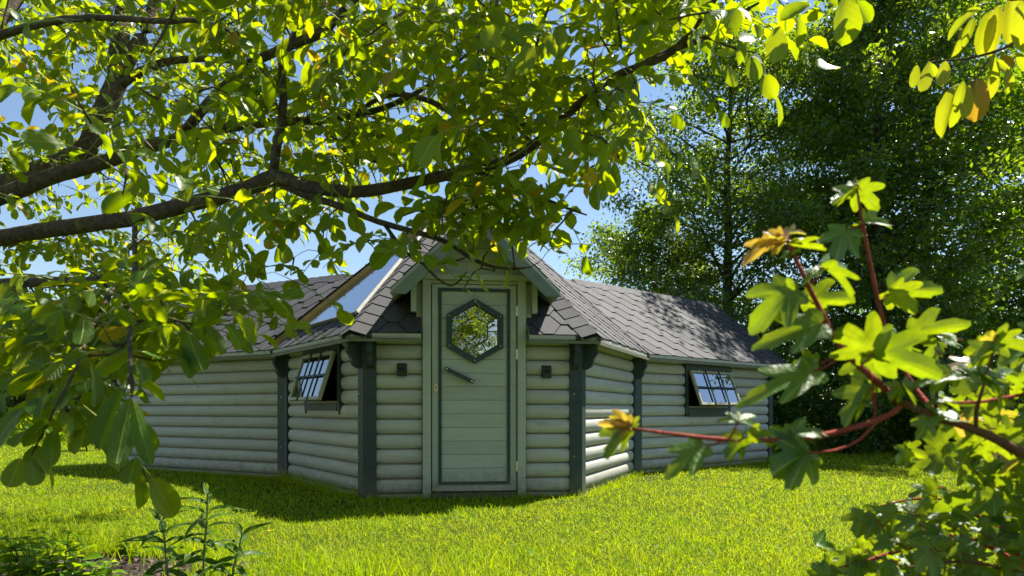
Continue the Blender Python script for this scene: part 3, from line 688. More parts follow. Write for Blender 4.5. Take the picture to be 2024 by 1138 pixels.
LIMBS=[
 [(-350,560,4.2,80),(-180,440,4.2,70),(0,375,4.2,52),(70,345,4.2,48),(135,318,4.25,44),(172,290,4.3,40),(200,228,4.4,38),(232,163,4.5,38)],
 [(232,163,4.5,36),(230,120,4.55,34),(240,60,4.6,32),(250,-20,4.7,30),(262,-140,4.8,24),(270,-260,5,14)],
 [(236,160,4.5,28),(255,115,4.5,27),(280,75,4.5,26),(298,30,4.55,24),(330,-70,4.6,20),(380,-200,4.7,10)],
 [(234,172,4.5,18),(275,143,4.4,17),(330,122,4.3,15),(400,116,4.2,12),(470,124,4.1,10),(520,150,4,7),(600,185,3.9,4)],
 [(-350,560,4.2,60),(-150,440,4.1,44),(0,388,4.0,34),(100,350,3.9,30),(200,322,3.8,27),(276,294,3.7,26),(354,274,3.6,24),(440,254,3.5,20),(532,242,3.4,18),(620,238,3.3,17),(700,228,3.2,14),(780,205,3.1,11),(860,160,3.0,8),(930,100,2.9,5)],
 [(356,272,3.6,20),(404,212,3.5,20),(450,165,3.4,19),(492,128,3.3,19),(560,95,3.2,18),(630,66,3.1,20),(665,35,3.0,18),(705,-5,2.9,15),(770,-80,2.8,9)],
 [(-350,570,4.2,60),(-160,500,4.0,44),(0,470,3.7,32),(110,452,3.5,31),(200,440,3.4,31),(270,430,3.3,31),(345,410,3.2,32),(430,390,3.1,30),(500,368,3.0,29),(545,350,2.95,33),(600,368,2.9,27),(698,379,2.8,24),(780,368,2.7,23),(846,354,2.65,23),(934,334,2.6,21),(993,320,2.55,20),(1057,285,2.5,18),(1116,231,2.45,17),(1190,167,2.4,16),(1234,142,2.35,16),(1313,113,2.3,14),(1367,64,2.25,11),(1400,15,2.2,9),(1450,-40,2.1,6)],
 [(540,352,2.95,20),(545,300,2.95,19),(551,270,2.95,18),(561,197,2.95,16),(556,128,2.9,14),(580,70,2.85,10),(585,0,2.8,7)],
 [(545,356,2.95,18),(600,384,2.9,16),(674,408,2.8,14),(748,438,2.7,12),(846,465,2.6,11),(890,482,2.55,9),(934,512,2.5,8),(974,527,2.48,7),(1018,531,2.45,5),(1048,528,2.42,3)],
 [(760,443,2.7,8),(797,492,2.65,7),(836,521,2.6,6),(895,517,2.55,5),(930,505,2.5,3)],
 [(836,521,2.6,5),(862,548,2.58,5),(892,565,2.56,4),(912,550,2.54,4),(923,536,2.53,2)],
 [(934,336,2.6,10),(1003,362,2.55,9),(1057,384,2.5,8),(1112,408,2.45,6),(1160,425,2.4,3)],
 [(1250,138,2.35,12),(1328,98,2.3,12),(1400,74,2.25,10),(1440,40,2.2,8),(1500,5,2.1,5)],
 [(-300,620,3.9,30),(-120,580,3.6,26),(0,562,3.3,23),(84,556,3.0,21),(162,556,2.75,18),(240,545,2.5,8)],
 [(266,434,3.3,10),(266,480,3.0,10),(267,523,2.6,11),(262,580,2.1,9),(256,640,1.75,9),(259,724,1.55,8),(261,783,1.45,6)],
 [(-200,140,3.0,24),(0,70,2.9,17),(60,52,2.85,15),(130,38,2.8,14),(200,35,2.8,13),(260,38,2.75,12),(330,42,2.7,12),(400,40,2.65,9),(470,70,2.6,5)],
 [(700,225,3.2,8),(760,190,3.0,10),(820,190,2.9,11),(880,215,2.8,11),(900,240,2.75,10),(870,290,2.7,8),(830,340,2.7,6)],
 [(1057,285,2.5,8),(1010,240,2.5,8),(985,180,2.5,8),(960,110,2.5,7),(975,30,2.5,6),(1000,-60,2.5,4)],
 [(620,238,3.3,8),(700,300,3.1,7),(780,330,3.0,5),(830,310,2.9,3)],
 [(1116,231,2.45,9),(1080,160,2.4,8),(1060,90,2.4,7),(1090,0,2.35,5)],
 [(-250,300,4.5,40),(-120,150,4.8,34),(0,40,5.2,24),(80,-60,5.5,14)],
]
for s in LIMBS:
    p,r=L2(s); limb(p,r,walnut,n=10 if max(r)>.03 else 7)
LW=[[(-4.1,4.2,1.7),(-3.3,3.7,3.1),(-2.2,3.3,4.0),(-1.0,3.1,4.5),(.4,2.9,4.7)],[(-4.1,4.2,1.7),(-3.7,4.6,3.6),(-2.9,5.2,4.9),(-1.9,5.7,5.6)],[(-3.3,3.7,3.1),(-3.0,2.6,3.8),(-2.4,1.8,4.2)]]
for p_ in LW: limb(p_,[.09,.065,.045,.03,.012][:len(p_)],walnut,n=8,step=.12)
for s in ([(240,545,2.5,8),(185,640,1.95,7),(150,728,1.62,6),(105,815,1.52,5),(62,900,1.5,3)],[(256,640,1.75,5),(320,625,1.8,5),(380,640,1.8,4),(450,612,1.8,3)]):
    p,r=L2(s); limb(p,r,walnut,n=6,mat='twig',lump=.03,reg=False)
# leaf-bearing twigs: targets spread through the crown's volume
low=[(-200,640),(0,640),(150,610),(300,560),(420,520),(500,460),(600,420),(700,400),(800,370),(880,370),(960,400),(1050,400),(1130,340),(1200,290),(1270,220),(1330,150),(1400,90),(1480,40),(1560,0),(1640,-20)]
lx=[a for a,b in low]; ly=[b for a,b in low]
targets=[]
def add_t(n,x0,x1,d0,d1,ytop=-180):
    k=0
    while k<n:
        px=random.uniform(x0,x1); hi=np.interp(px,lx,ly); py=random.uniform(ytop,hi); d=random.uniform(d0,d1)
        targets.append((px,py,d,random.choice((4,5,5,6)))); k+=1
add_t(165,-220,640,4.3,6.2,-200)
add_t(155,-180,760,2.9,4.3,-150)
add_t(84,420,1080,2.5,3.4,-120)
add_t(58,820,1480,2.1,2.9,-140)
add_t(12,60,620,1.7,2.2,-100)
HAND=[(235,690,1.7,2),(330,610,1.9,3),(440,590,2.0,3),(500,590,2.2,3),(545,640,2.1,2),(70,700,2.0,3),(20,640,2.3,3),(180,620,2.1,3),
 (1010,555,2.45,2),(960,545,2.5,1),(1090,490,2.4,2),(1215,290,1.95,3),(1250,330,1.9,1),(1280,260,2.0,2),(1370,150,2.0,1),(1255,160,2.05,2),(1430,45,1.9,2),(1530,-10,1.7,2),(1580,-20,1.7,1),(1110,60,1.9,3),(900,90,1.8,4),(1000,150,2.0,4),(930,250,2.0,2),(1060,290,2.1,3),(870,400,2.3,2),(780,90,2.0,3),(700,480,2.6,3),(640,500,2.8,2),(1150,230,2.1,3),(120,40,1.45,2),(410,20,1.7,2),(290,10,1.6,2),(720,60,2.1,3),(845,40,2.0,3),(1210,60,2.0,3),(1340,40,2.0,3),(830,480,2.4,2),(1000,410,2.3,2),(1110,400,2.3,2),
 (590,560,2.5,1),(760,470,2.5,2),(885,415,2.4,3),(945,400,2.35,3),(1010,425,2.4,3),(925,445,2.45,2),(1050,450,2.4,3),(860,455,2.5,2),(985,455,2.45,2),(330,545,2.3,3),(400,545,2.4,3),(250,550,2.3,3),(480,520,2.6,3),(545,525,2.7,2),(200,570,2.4,3),(100,590,2.5,3),(30,600,2.5,3),(1120,430,2.35,2),(1080,460,2.4,2),(60,670,2.0,3),(150,650,1.9,3),(225,630,1.9,3),(320,640,1.9,3),(385,640,1.95,3),(25,740,1.8,2),(125,720,1.7,2),(205,700,1.7,2),(300,600,2.1,3),(430,600,2.1,3),(90,800,1.6,1),(350,590,2.4,3),(160,590,2.6,4),(40,620,2.8,4),(150,790,1.6,2),(195,820,1.55,1),(900,385,2.3,3),(955,370,2.3,3),(1005,390,2.35,3),(925,420,2.4,3),(975,430,2.4,3),(1040,420,2.4,3),(870,430,2.45,3),(420,640,2.0,2),(480,570,2.3,3),(20,690,2.1,4),(90,720,1.9,3),(170,690,1.9,3),(60,600,2.3,4),(265,600,2.2,4),(325,680,1.9,2),(110,800,1.65,2),(210,750,1.65,2),(10,800,1.8,2),(60,770,1.8,2),(230,660,2.0,3),(140,610,2.2,4)]
targets+=HAND
leaves=[]   # (variant, 3x3*scale, loc, size/d metric)
rach=MB(); twigV=MB()
def compound(p,dirv,size,nl):
    d=Vector(dirv).normalized(); L=size*random.uniform(.9,1.2)
    pts=[p+d*L*t+Vector((0,0,-.28*L*t*t)) for t in (0,.35,.7,1)]
    rach.tube([W(q) for q in pts],[.0024,.002,.0016,.0012],4)
    up=(Vector((0,-.25,1))+rv(.5)).normalized()
    def put(q,dv,ln):
        n=(up+rv(.32)).normalized(); dv=(dv+Vector((0,0,-.30))+rv(.22)).normalized(); B=basis(dv,n)
        leaves.append((random.randrange(6),B,q,ln))
    ts=(.42,.72) if nl<7 else (.3,.55,.8)
    for k,t in enumerate(ts):
        q=p+d*L*t+Vector((0,0,-.28*L*t*t)); sd=d.cross(up).normalized()
        for s in (-1,1):
            if random.random()<.06: continue
            put(q,d*.55+sd*s, size*(.28+.16*t)*random.uniform(.85,1.15))
    put(pts[-1],(pts[-1]-pts[-2]).normalized(), size*.50*random.uniform(.85,1.15))
NP=np.array([tuple(v) for v in nodes]); NR=np.array(nrad)
tl=[]
for px,py,d,k in targets:
    t=P(px,py,d); dist=np.linalg.norm(NP-np.array(t),axis=1); tl.append((dist.min(),px,t,k))
def add_w(n,x0,x1,y0,y1,z0,z1):
    for _ in range(n):
        t=Vector((random.uniform(x0,x1),random.uniform(y0,y1),random.uniform(z0,z1))); dist=np.linalg.norm(NP-np.array(t),axis=1); tl.append((dist.min(),0,t,4))
add_w(135,-4.5,1.2,2.0,4.1,3.3,5.2); add_w(60,-5.5,-1.2,4.1,6.4,4.2,6.2); add_w(30,-1.8,-.35,4.6,5.6,3.9,4.9); add_w(46,-1.1,.5,1.5,2.3,2.0,2.7)
tl.sort(key=lambda a:a[0])
centre=Vector((-4.2,4.2,2.0))
for _,px,t,k in tl:
    dv=NP-np.array(t); dist=np.sqrt((dv*dv).sum(1)); pen=dist+np.where(NR>.05,.08,0)
    i=int(pen.argmin()); s=Vector(NP[i]); L=(t-s).length
    if L<.05: t=s+rv(.08)+Vector((0,0,.1)); L=(t-s).length
    mid=s.lerp(t,.5)+rv(.10*L)+Vector((0,0,.10*L)); m1=s.lerp(mid,.5)+rv(.07*L); m2=mid.lerp(t,.5)+rv(.07*L)
    r0=min(NR[i]*.75,.0035+.0065*L); pts,r=smooth_path([s,m1,mid,m2,t],[r0,r0*.85,r0*.7,r0*.55,.0022],.06)
    twigV.tube([W(q) for q in pts],r,5)
    NP=np.vstack([NP,np.array([tuple(q) for q in pts[1:]])]); NR=np.concatenate([NR,r[1:]])
    end=(pts[-1]-pts[-3]).normalized()
    # a short bare spur now and then
    if random.random()<.5:
        q=pts[len(pts)//2]; e=q+rv(.07); twigV.tube([W(q),W(q.lerp(e,.6)+rv(.01)),W(e)],[.004,.0035,.002],5)
    for j in range(k):
        a=j/k*2*math.pi+random.uniform(0,1.2); hz=Vector((math.cos(a),math.sin(a),random.uniform(-.25,.35)))
        q=pts[max(0,len(pts)-1-int(j*1.3))]; 
        compound(q,hz+end*.7,random.uniform(.125,.20),random.choice((5,7,7)))
twigs=twigV.build('twigs',M['twig'],walnut,True); twigs['kind']='stuff'
ra=rach.build('leaf_stalks',M['rachis'],walnut,True); ra['kind']='stuff'
# the largest leaves in view stand alone, the rest of the crown is one mass
def view_size(l):
    c=l[2]+l[1].col[1]*l[3]*.5
    if c.y<.5: return 0
    x,y=proj(c)
    if not(-20<x<2044 and -20<y<1158): return 0
    vd=(c-cam.location).normalized(); return l[3]*(.35+abs(l[1].col[2].dot(vd)))/c.y
lim=[]
for s_ in LIMBS:
    p_,r_=L2(s_); a_,r_=smooth_path(p_,r_,.06)
    for q,rr in zip(a_,r_):
        if rr*FPX/q.y>5.0: x_,y_=proj(q); lim.append((x_,y_,rr*FPX/q.y,q.y))
lim=np.array(lim)
def hides(l):
    c=l[2]+l[1].col[1]*l[3]*.5
    if c.y<.5: return False
    x_,y_=proj(c); dd_=np.hypot(lim[:,0]-x_,lim[:,1]-y_); return bool(((dd_<lim[:,2]+.35*l[3]*FPX/c.y)&(c.y<lim[:,3])).any())
CLEAR=((585,545,850,1138,.9),(430,610,590,700,.45),(850,560,1040,1138,.97),(1040,540,1500,1138,1),(700,480,800,545,.6),(1120,430,1320,560,.8),(300,720,600,1138,.9))
def low_hanging(l):                    # the crown's underside is open in front of the roof and the door
    c=l[2]+l[1].col[1]*l[3]*.6
    if c.y<.5: return False
    x_,y_=proj(c); return any(a<x_<c_ and b<y_<d_ and random.random()<p for a,b,c_,d_,p in CLEAR)
leaves=[l for l in leaves if not(hides(l) and random.random()<.7) and not low_hanging(l)]
leaves.sort(key=view_size,reverse=True)
HI=[tmpl_mesh('leaf',t,M['walnut_leaf']) for t in W_HI]
for v,B,q,ln in leaves[:300]:
    inst('leaf',HI[v],walnut,Matrix.Translation(W(q))@(B*ln).to_4x4())
scatter('foliage',W_LO,[(v,np.array(B)*ln,tuple(W(q))) for v,B,q,ln in leaves[300:]],M['walnut_leaf'],walnut,'stuff')
for bx,by,tx,ty,d_,wd in ((258,785,232,912,1.45,.75),(246,765,180,880,1.5,.5),(264,790,294,920,1.4,.42),(150,735,128,790,1.6,1.25),(166,620,170,690,1.7,1.1),(122,620,104,672,1.75,1.1),(40,905,20,962,1.5,1.1),(60,905,72,960,1.5,1.1),(98,820,160,864,1.52,.8),(94,827,52,876,1.5,.6),(109,850,96,908,1.5,1.0),(72,792,6,838,1.55,.75),(267,711,296,762,1.5,.85),(178,715,212,795,1.55,.6),
   (338,645,298,712,1.8,1.1),(372,657,394,733,1.8,1.15),(456,615,508,672,1.8,.6),(451,613,381,643,1.8,.5),(448,640,494,702,1.8,.75),(405,640,440,700,1.85,.9),(330,640,268,650,1.8,.8),(262,650,196,668,1.75,.8),(258,700,190,735,1.6,.8),(260,740,330,790,1.5,.7),(300,632,330,690,1.8,.9),(60,905,100,930,1.5,.9)):
    a=P(bx,by,d_); place_leaf(walnut,tb,HI,(bx,by),(tx,ty),d_,d_+random.uniform(-.03,.03),nrm=tuple((cam.location-a).normalized()*-.9+Vector((random.gauss(0,.25),0,.55))),wid=wd*.95)
print('walnut leaflets',len(leaves))

# young walnut shoot reaching in at the upper right
t2b=Vector((2.9,1.75,0)); sap=empty('walnut_sapling',t2b); tag(sap,'young walnut branch with bronze and yellow leaves at upper right edge','tree')
def S(p): return Vector(p)-t2b
def sl_tube(spec,name,mat='twig',wr=None):
    p,r=L2(spec); a,r=smooth_path(p,r,.05); V,F=tube_vf([S(q) for q in a],r,7,.03); return mesh_obj(name,V,F,M[mat],sap,True),a
tv,tfc=tube_vf([S(q) for q in ((2.9,1.75,-.05),(2.88,1.76,.7),(2.8,1.8,1.3),(2.72,1.85,1.75),(2.66,1.9,2.1),(2.6,1.95,2.5))],[.03,.027,.022,.018,.012,.006],9,.04); mesh_obj('trunk',tv,tfc,M['twig'],sap,True)
_,b1=sl_tube([(2920,190,1.85,14),(2500,60,1.85,12),(2200,10,1.82,10),(2080,45,1.8,8),(2024,72,1.8,7),(1985,95,1.8,6),(1930,112,1.8,5),(1885,119,1.8,4),(1850,120,1.8,3),(1822,130,1.8,2)],'limb')
_,b2=sl_tube([(2200,10,1.82,6),(2090,-10,1.75,5),(2000,0,1.7,4),(1950,-15,1.7,3),(1920,10,1.7,2)],'limb')
_,b3=sl_tube([(1970,100,1.8,3),(1945,130,1.78,3),(1925,160,1.76,2),(1900,168,1.75,2),(1870,178,1.74,1.5)],'limb')
HY_=[tmpl_mesh('leaf',t,M['young_leaf']) for t in W_HI]
for b,t,wd in (((1812,128),(1806,172),.9),((1838,122),(1822,180),.85),((1868,120),(1862,170),1),((1895,165),(1848,246),.85),((1905,160),(1890,212),.8),((1932,152),(1928,235),1.05),((1925,158),(1885,228),.7),((1915,168),(1908,232),.7),((1955,110),(1968,160),.9),((1960,120),(2000,140),.9),((1975,110),(2010,128),.8),
   ((1990,135),(1998,180),.95),((1960,20),(1940,100),.9),((1975,10),(1955,95),.8),((2000,-10),(2005,78),1.05),((2020,0),(2015,90),1.1),((1930,25),(1876,62),.6),((1925,35),(1905,85),.7),((1898,55),(1893,105),.8),((1940,20),(1918,15),1),((1960,130),(1955,195),.95),((2010,105),(2040,140),.9),((2030,50),(2050,120),.95),((1840,125),(1850,150),1.0)):
    place_leaf(sap,t2b,HY_,b,t,random.uniform(1.68,1.84),nrm=tuple((cam.location-P(*b,1.7)).normalized()*.9+Vector((random.gauss(0,.4),0,random.uniform(.1,.9)))),wid=wd*.8)
big=[((1672,-6),(1678,78),1.25),((1540,52),(1530,122),1.05),((1575,35),(1590,82),1.0),((1602,10),(1545,25),1.0)]
for b,t,wd in big:
    o=place_leaf(walnut,tb,HI,b,t,1.62,nrm=(.1,-.9,.5),wid=wd)

# ------------------------------------------------------------------ field maple in the right foreground
mbs=Vector((1.55,1.3,0)); maple=empty('maple_shrub',mbs); tag(maple,'young maple with red stems and lobed leaves, close in the right foreground','shrub')
def Mq(p): return Vector(p)-mbs
def maple_tmpl(seed,fold=.2,droop=.15):
    r=random.Random(seed)
    # half outline, angle from the leaf axis (deg) -> radius, leaf base at origin, five lobes
    half=[(0,.98),(6,.95),(11,.84),(16,.82),(20,.64),(26,.46),(33,.56),(39,.74),(44,.79),(50,.77),(56,.66),(63,.56),(71,.38),(80,.42),(89,.47),(98,.42),(116,.26),(150,.12),(180,.04)]
    out=[]
    for a,rd in half: out.append((a,rd*r.uniform(.95,1.05)))
    for a,rd in half[::-1][1:-1]: out.append((-a,rd*r.uniform(.95,1.05)))
    V=[(0,0.0,0)]; UV=[(.5,0)]
    rings=(.42,.74,1)
    k=len(out)
    def zz(x,y,a,rr): 
        ridge=math.cos(math.radians(a)*4.5)*.035*rr
        return abs(x)*fold-droop*(y*y)-.10*abs(x)**2+ridge*-1+.02*math.sin(7*x+5*y+seed)
    for s in rings:
        for a,rd in out:
            rr=rd*s; x=math.sin(math.radians(a))*rr; y=math.cos(math.radians(a))*rr+.0
            V.append((x,y,zz(x,y,a,rr))); UV.append((.5+x*.5,y))
    F=[]
    for i in range(k): F.append((0,1+i,1+(i+1)%k))
    for q in range(2):
        for i in range(k):
            a=1+q*k+i; b=1+q*k+(i+1)%k; F+= [(a,a+k,b+k),(a,b+k,b)]
    F=[f[::-1] for f in F]
    return np.array(V,np.float32),np.array(F,np.int32),np.array(UV,np.float32)
MT=[maple_tmpl(i,f,dr) for i,(f,dr) in enumerate(((.15,.12),(.35,.25),(-.1,.3),(.45,.1),(.2,.45),(.6,.2)))]
MM=[tmpl_mesh('leaf',t,M['maple_leaf']) for t in MT]; MY=[tmpl_mesh('leaf',t,M['maple_young']) for t in MT]
def mstem(spec,mat='red_stem',name='stem'):
    p,r=L2(spec); a,r=smooth_path(p,r,.02); V,F=tube_vf([Mq(q) for q in a],[x*(1.0+.28*max(0,math.sin(k*.9))**8) for k,x in enumerate(r)],8,.06); mesh_obj(name,V,F,M[mat],maple,True); return a
mstem([(2700,2250,1.3,30),(2450,1700,1.25,27),(2200,1120,1.15,24),(2060,930,1.1,20),(2000,885,1.08,19),(1930,850,1.06,18),(1840,820,1.05,16),(1760,785,1.04,14)],'brown_stem')
mstem([(1770,790,1.04,13),(1735,755,1.03,12),(1700,725,1.02,12),(1665,690,1.01,11),(1640,650,1.0,10),(1615,600,1.0,10),(1595,560,.99,9),(1572,510,.98,8),(1556,475,.98,7)],'red_stem')
mstem([(1860,826,1.06,9),(1815,775,1.12,9),(1775,710,1.15,8),(1755,670,1.15,8),(1742,620,1.15,8),(1728,560,1.15,7),(1712,480,1.15,7),(1702,430,1.15,6),(1694,372,1.15,4)],'red_stem')
mstem([(1780,800,1.04,9),(1770,812,1.03,10),(1730,832,1.02,12),(1640,857,1.0,11),(1550,868,.98,10),(1450,870,.96,9),(1350,860,.94,8),(1250,847,.92,6)],'red_stem')
mstem([(1735,830,1.02,5),(1700,868,1.0,5),(1650,890,.98,5),(1598,895,.97,4)])
mstem([(1728,830,1.02,5),(1730,800,1.02,4),(1726,770,1.02,4),(1722,740,1.02,3)])
mstem([(1930,850,1.06,8),(1930,810,1.04,7),(1945,760,1.03,6),(1960,700,1.02,5),(1968,672,1.02,3)],'brown_stem')
mstem([(1850,810,1.05,6),(1853,770,1.04,5),(1870,745,1.03,4)],'brown_stem')
mstem([(2080,770,1.1,7),(1990,785,1.06,7),(1930,795,1.04,6),(1880,795,1.03,4)])
for s in ([(2450,1700,1.25,24),(2150,1280,1.3,16),(2030,1130,1.35,12),(1900,1060,1.38,10),(1790,1085,1.38,8),(1700,1112,1.38,6),(1640,1125,1.38,3)],
          [(2150,1280,1.3,12),(2000,1080,1.45,9),(1900,1000,1.45,7),(1820,985,1.45,5),(1740,1000,1.45,3)],
          [(2030,1130,1.35,8),(1900,1110,1.33,6),(1800,1120,1.32,4),(1730,1100,1.32,3)],
          [(2200,1120,1.15,10),(2060,1010,1.3,9),(1990,940,1.35,7),(1960,900,1.35,4)]): mstem(s,random.choice(('red_stem','brown_stem')))
def mleaf(bx,by,tx,ty,d=1.0,young=False,wid=1.0,face=None,pet=None,dz=0):
    """face: 'c' broad side to the camera, 'u' top up (seen edge-on, sky glare), else in between"""
    a=P(bx,by,d); cd=(cam.location-a).normalized()
    n={'c':-cd*1.0+Vector((0,0,.45)),'u':Vector((.30,-.35,.9)),'t':Vector((.38,-.60,.72))}[face or random.choice('cut')]+rv(.15)
    o=place_leaf(maple,mbs,MY if young else MM,(bx,by),(tx,ty),d,d+dz,nrm=tuple(n),wid=wid)
    if pet:
        V,F=tube_vf([Mq(P(*pet,d)),Mq((P(*pet,d)+a)/2+Vector((0,0,-.003))),Mq(a)],[.0016,.0013,.0012],6); mesh_obj('leaf_stalk',V,F,M['red_stem'],maple,True)
for a in ((1694,372,1738,412,1.15,False,1.1,'c'),(1692,372,1634,404,1.15,False,.5,'c'),(1700,372,1690,352,1.15,True,1.2,'u'),(1711,440,1768,440,1.15,False,1.1,'t',(1704,432)),(1702,445,1676,442,1.15,False,1.2,'u'),(1672,455,1640,526,1.12,False,.95,'c',(1706,440)),(1690,458,1700,485,1.13,False,.8,'c'),
          (1520,482,1450,524,.97,True,.55,'c',(1556,476)),(1535,478,1490,470,.97,True,.8,'t'),(1545,465,1500,485,.97,True,.8,'c'),(1555,470,1535,450,.97,True,1.1,'t'),(1560,462,1594,456,.98,True,1.0,'t'),(1550,475,1520,505,.97,True,.6,'c'),(1562,485,1636,488,.98,False,.8,'u',(1556,476)),(1575,492,1540,500,.98,False,.9,'u'),
          (1628,528,1700,582,.97,False,1.15,'t',(1605,560)),(1625,532,1580,548,.97,False,1.0,'u'),(1562,575,1476,640,.98,False,.95,'t',(1597,584)),(1568,572,1556,548,.98,False,1.1,'c'),(1600,592,1690,590,1.02,False,.7,'c',(1612,600)),(1758,580,1812,612,1.14,False,1.2,'c',(1738,594)),(1765,572,1862,572,1.14,False,.75,'c'),
          (1618,640,1490,680,.98,False,.62,'t',(1640,655)),(1728,690,1640,636,.96,False,1.0,'c',(1700,725)),(1735,695,1862,740,.95,False,.75,'c'),(1730,690,1760,640,.97,False,.9,'c'),(1808,660,1905,634,1.08,False,.7,'c'),(1760,678,1830,704,1.05,False,.8,'t',(1775,700)),(1765,670,1800,650,1.05,False,1.0,'u'),
          (1712,712,1690,780,1.05,False,1.0,'c',(1722,740)),(1700,730,1740,770,1.05,False,1.0,'c'),(1610,722,1550,716,1.03,False,.9,'c',(1650,700)),(1606,735,1455,790,1.0,False,.55,'t',(1660,706)),(1785,760,1815,803,1.02,False,1.6,'t'),(1780,765,1750,790,1.02,False,1.2,'c'),(1880,735,1840,770,1.02,False,1.2,'u'),(1870,745,1800,745,1.03,False,.8,'u'),
          (1968,672,2030,680,1.0,False,.8,'c'),(1966,675,1930,660,1.0,True,.8,'c'),(1960,690,1910,720,1.0,False,1,'c'),(1962,690,1985,640,1.0,False,.7,'c'),(1955,700,1900,690,1.02,False,1,'c'),(1945,740,2012,795,.98,False,.9,'t',(1950,735)),(1940,745,1990,730,.98,False,1.1,'u'),(1935,755,1870,740,1.0,False,1.0,'u'),(1980,745,2040,770,1.0,False,1.1,'t'),
          (1940,790,1970,840,1.08,False,1.2,'c'),(1930,800,1900,830,1.06,False,1,'c'),(1825,828,1815,850,1.05,False,1.4,'c'),(1840,822,1870,800,1.05,False,1,'c'),(1720,770,1655,842,1.02,False,.75,'c',(1728,800)),(1722,800,1690,790,1.02,False,1,'t'),(1880,795,1830,790,1.03,False,1,'u'),
          (1239,846,1193,908,.92,False,.75,'c',(1252,848)),(1245,843,1180,835,.92,True,.7,'c'),(1240,842,1205,820,.92,True,.8,'c'),(1250,845,1262,822,.92,False,.8,'c'),(1235,848,1210,862,.92,True,.9,'t'),(1386,883,1309,940,.94,False,.85,'t',(1435,868)),(1460,830,1522,848,.95,False,.8,'t',(1442,866)),(1458,830,1418,826,.95,False,.8,'t'),
          (1470,866,1430,908,.95,False,1.0,'c',(1440,868)),(1480,862,1520,850,.95,False,.9,'c'),(1594,896,1515,934,.97,False,1.3,'c'),(1594,896,1556,970,.97,False,1.0,'c'),(1565,857,1642,834,.98,False,.7,'t',(1560,868)),(1562,862,1510,880,.98,False,.9,'c'),
          (1800,890,1758,915,1.15,False,.9,'c'),(1790,888,1830,900,1.15,False,1,'c'),(1850,880,1880,840,1.12,False,1.2,'c'),(1860,890,1840,945,1.15,False,1.1,'c'),(1830,905,1800,935,1.15,False,.7,'t'),(1930,870,1880,880,1.1,False,1.2,'c'),(1985,880,1950,905,1.12,True,.8,'c'),(2010,910,1975,935,1.12,True,.6,'c'),(1960,870,2020,900,1.1,False,1.2,'c'),(1990,860,2030,830,1.1,False,1.2,'c')):
    mleaf(*a)
for k in range(190):
    x=random.triangular(1600,2080,2000); lo=1000 if x<1760 else (960 if x<1900 else 915); y=random.uniform(lo,1175)
    if x<1700 and y<1070: continue
    d=random.uniform(1.2,1.65); a=random.uniform(0,2*math.pi); ln=random.uniform(48,82)/d*1.05
    mleaf(x,y,x+math.cos(a)*ln,y+math.sin(a)*ln*.7+10,d,False,random.uniform(.8,1.2),random.choice('cctu'),(x+random.uniform(10,35),y+random.uniform(-5,18)),random.uniform(-.02,.02))
for k in range(60):
    x=random.uniform(1620,1900); y=random.uniform(1130-(x-1600)*.45,1150); d=random.uniform(1.25,1.5); a=random.uniform(0,2*math.pi); ln=random.uniform(45,70)/d
    mleaf(x,y,x+math.cos(a)*ln,y+math.sin(a)*ln*.6+8,d,False,random.uniform(.8,1.1),random.choice('ccttu'),(x+22,y+10))
for k in range(26):
    x=random.uniform(1820,2060); y=random.uniform(660,830); d=random.uniform(1.0,1.3); a=random.uniform(0,2*math.pi); ln=random.uniform(55,85)/d
    mleaf(x,y,x+math.cos(a)*ln,y+math.sin(a)*ln*.6+8,d,random.random()<.08,random.uniform(.8,1.1),random.choice('ctttu'),(x+18,y+12))
for k in range(64):
    x=random.uniform(1880,2090); y=random.uniform(800,1000) if x>1950 else random.uniform(820,900)
    d=random.uniform(1.15,1.5); a=random.uniform(0,2*math.pi); ln=random.uniform(50,85)/d
    mleaf(x,y,x+math.cos(a)*ln,y+math.sin(a)*ln*.7+12,d,random.random()<.04,random.uniform(.8,1.2),random.choice('cct'),(x+20,y+10))

ml=[]
for k in range(520):          # body of the shrub, mostly beyond the right edge of the picture
    px=random.uniform(2075,2520); d=random.uniform(1.25,2.3); py=random.uniform(330,1250); q=P(px,py,d)
    if q.z<.1: continue
    dv=Vector((random.gauss(0,1),random.gauss(0,1),random.uniform(-.6,.2))); ml.append((random.randrange(6),np.array(basis(dv,Vector((0,0,1))+rv(.5)))*random.uniform(.06,.085),tuple(Mq(q))))
scatter('foliage',MT,ml,M['maple_leaf'],maple,'stuff')
for k in range(9):
    q=P(random.uniform(2120,2480),random.uniform(350,800),random.uniform(1.4,2.2)); V,F=tube_vf([Vector((.1,.0,0)),Mq(q)*.5+Vector((0,0,-.1)),Mq(q)],[.012,.008,.003],6); mesh_obj('stem',V,F,M['brown_stem'],maple,True)

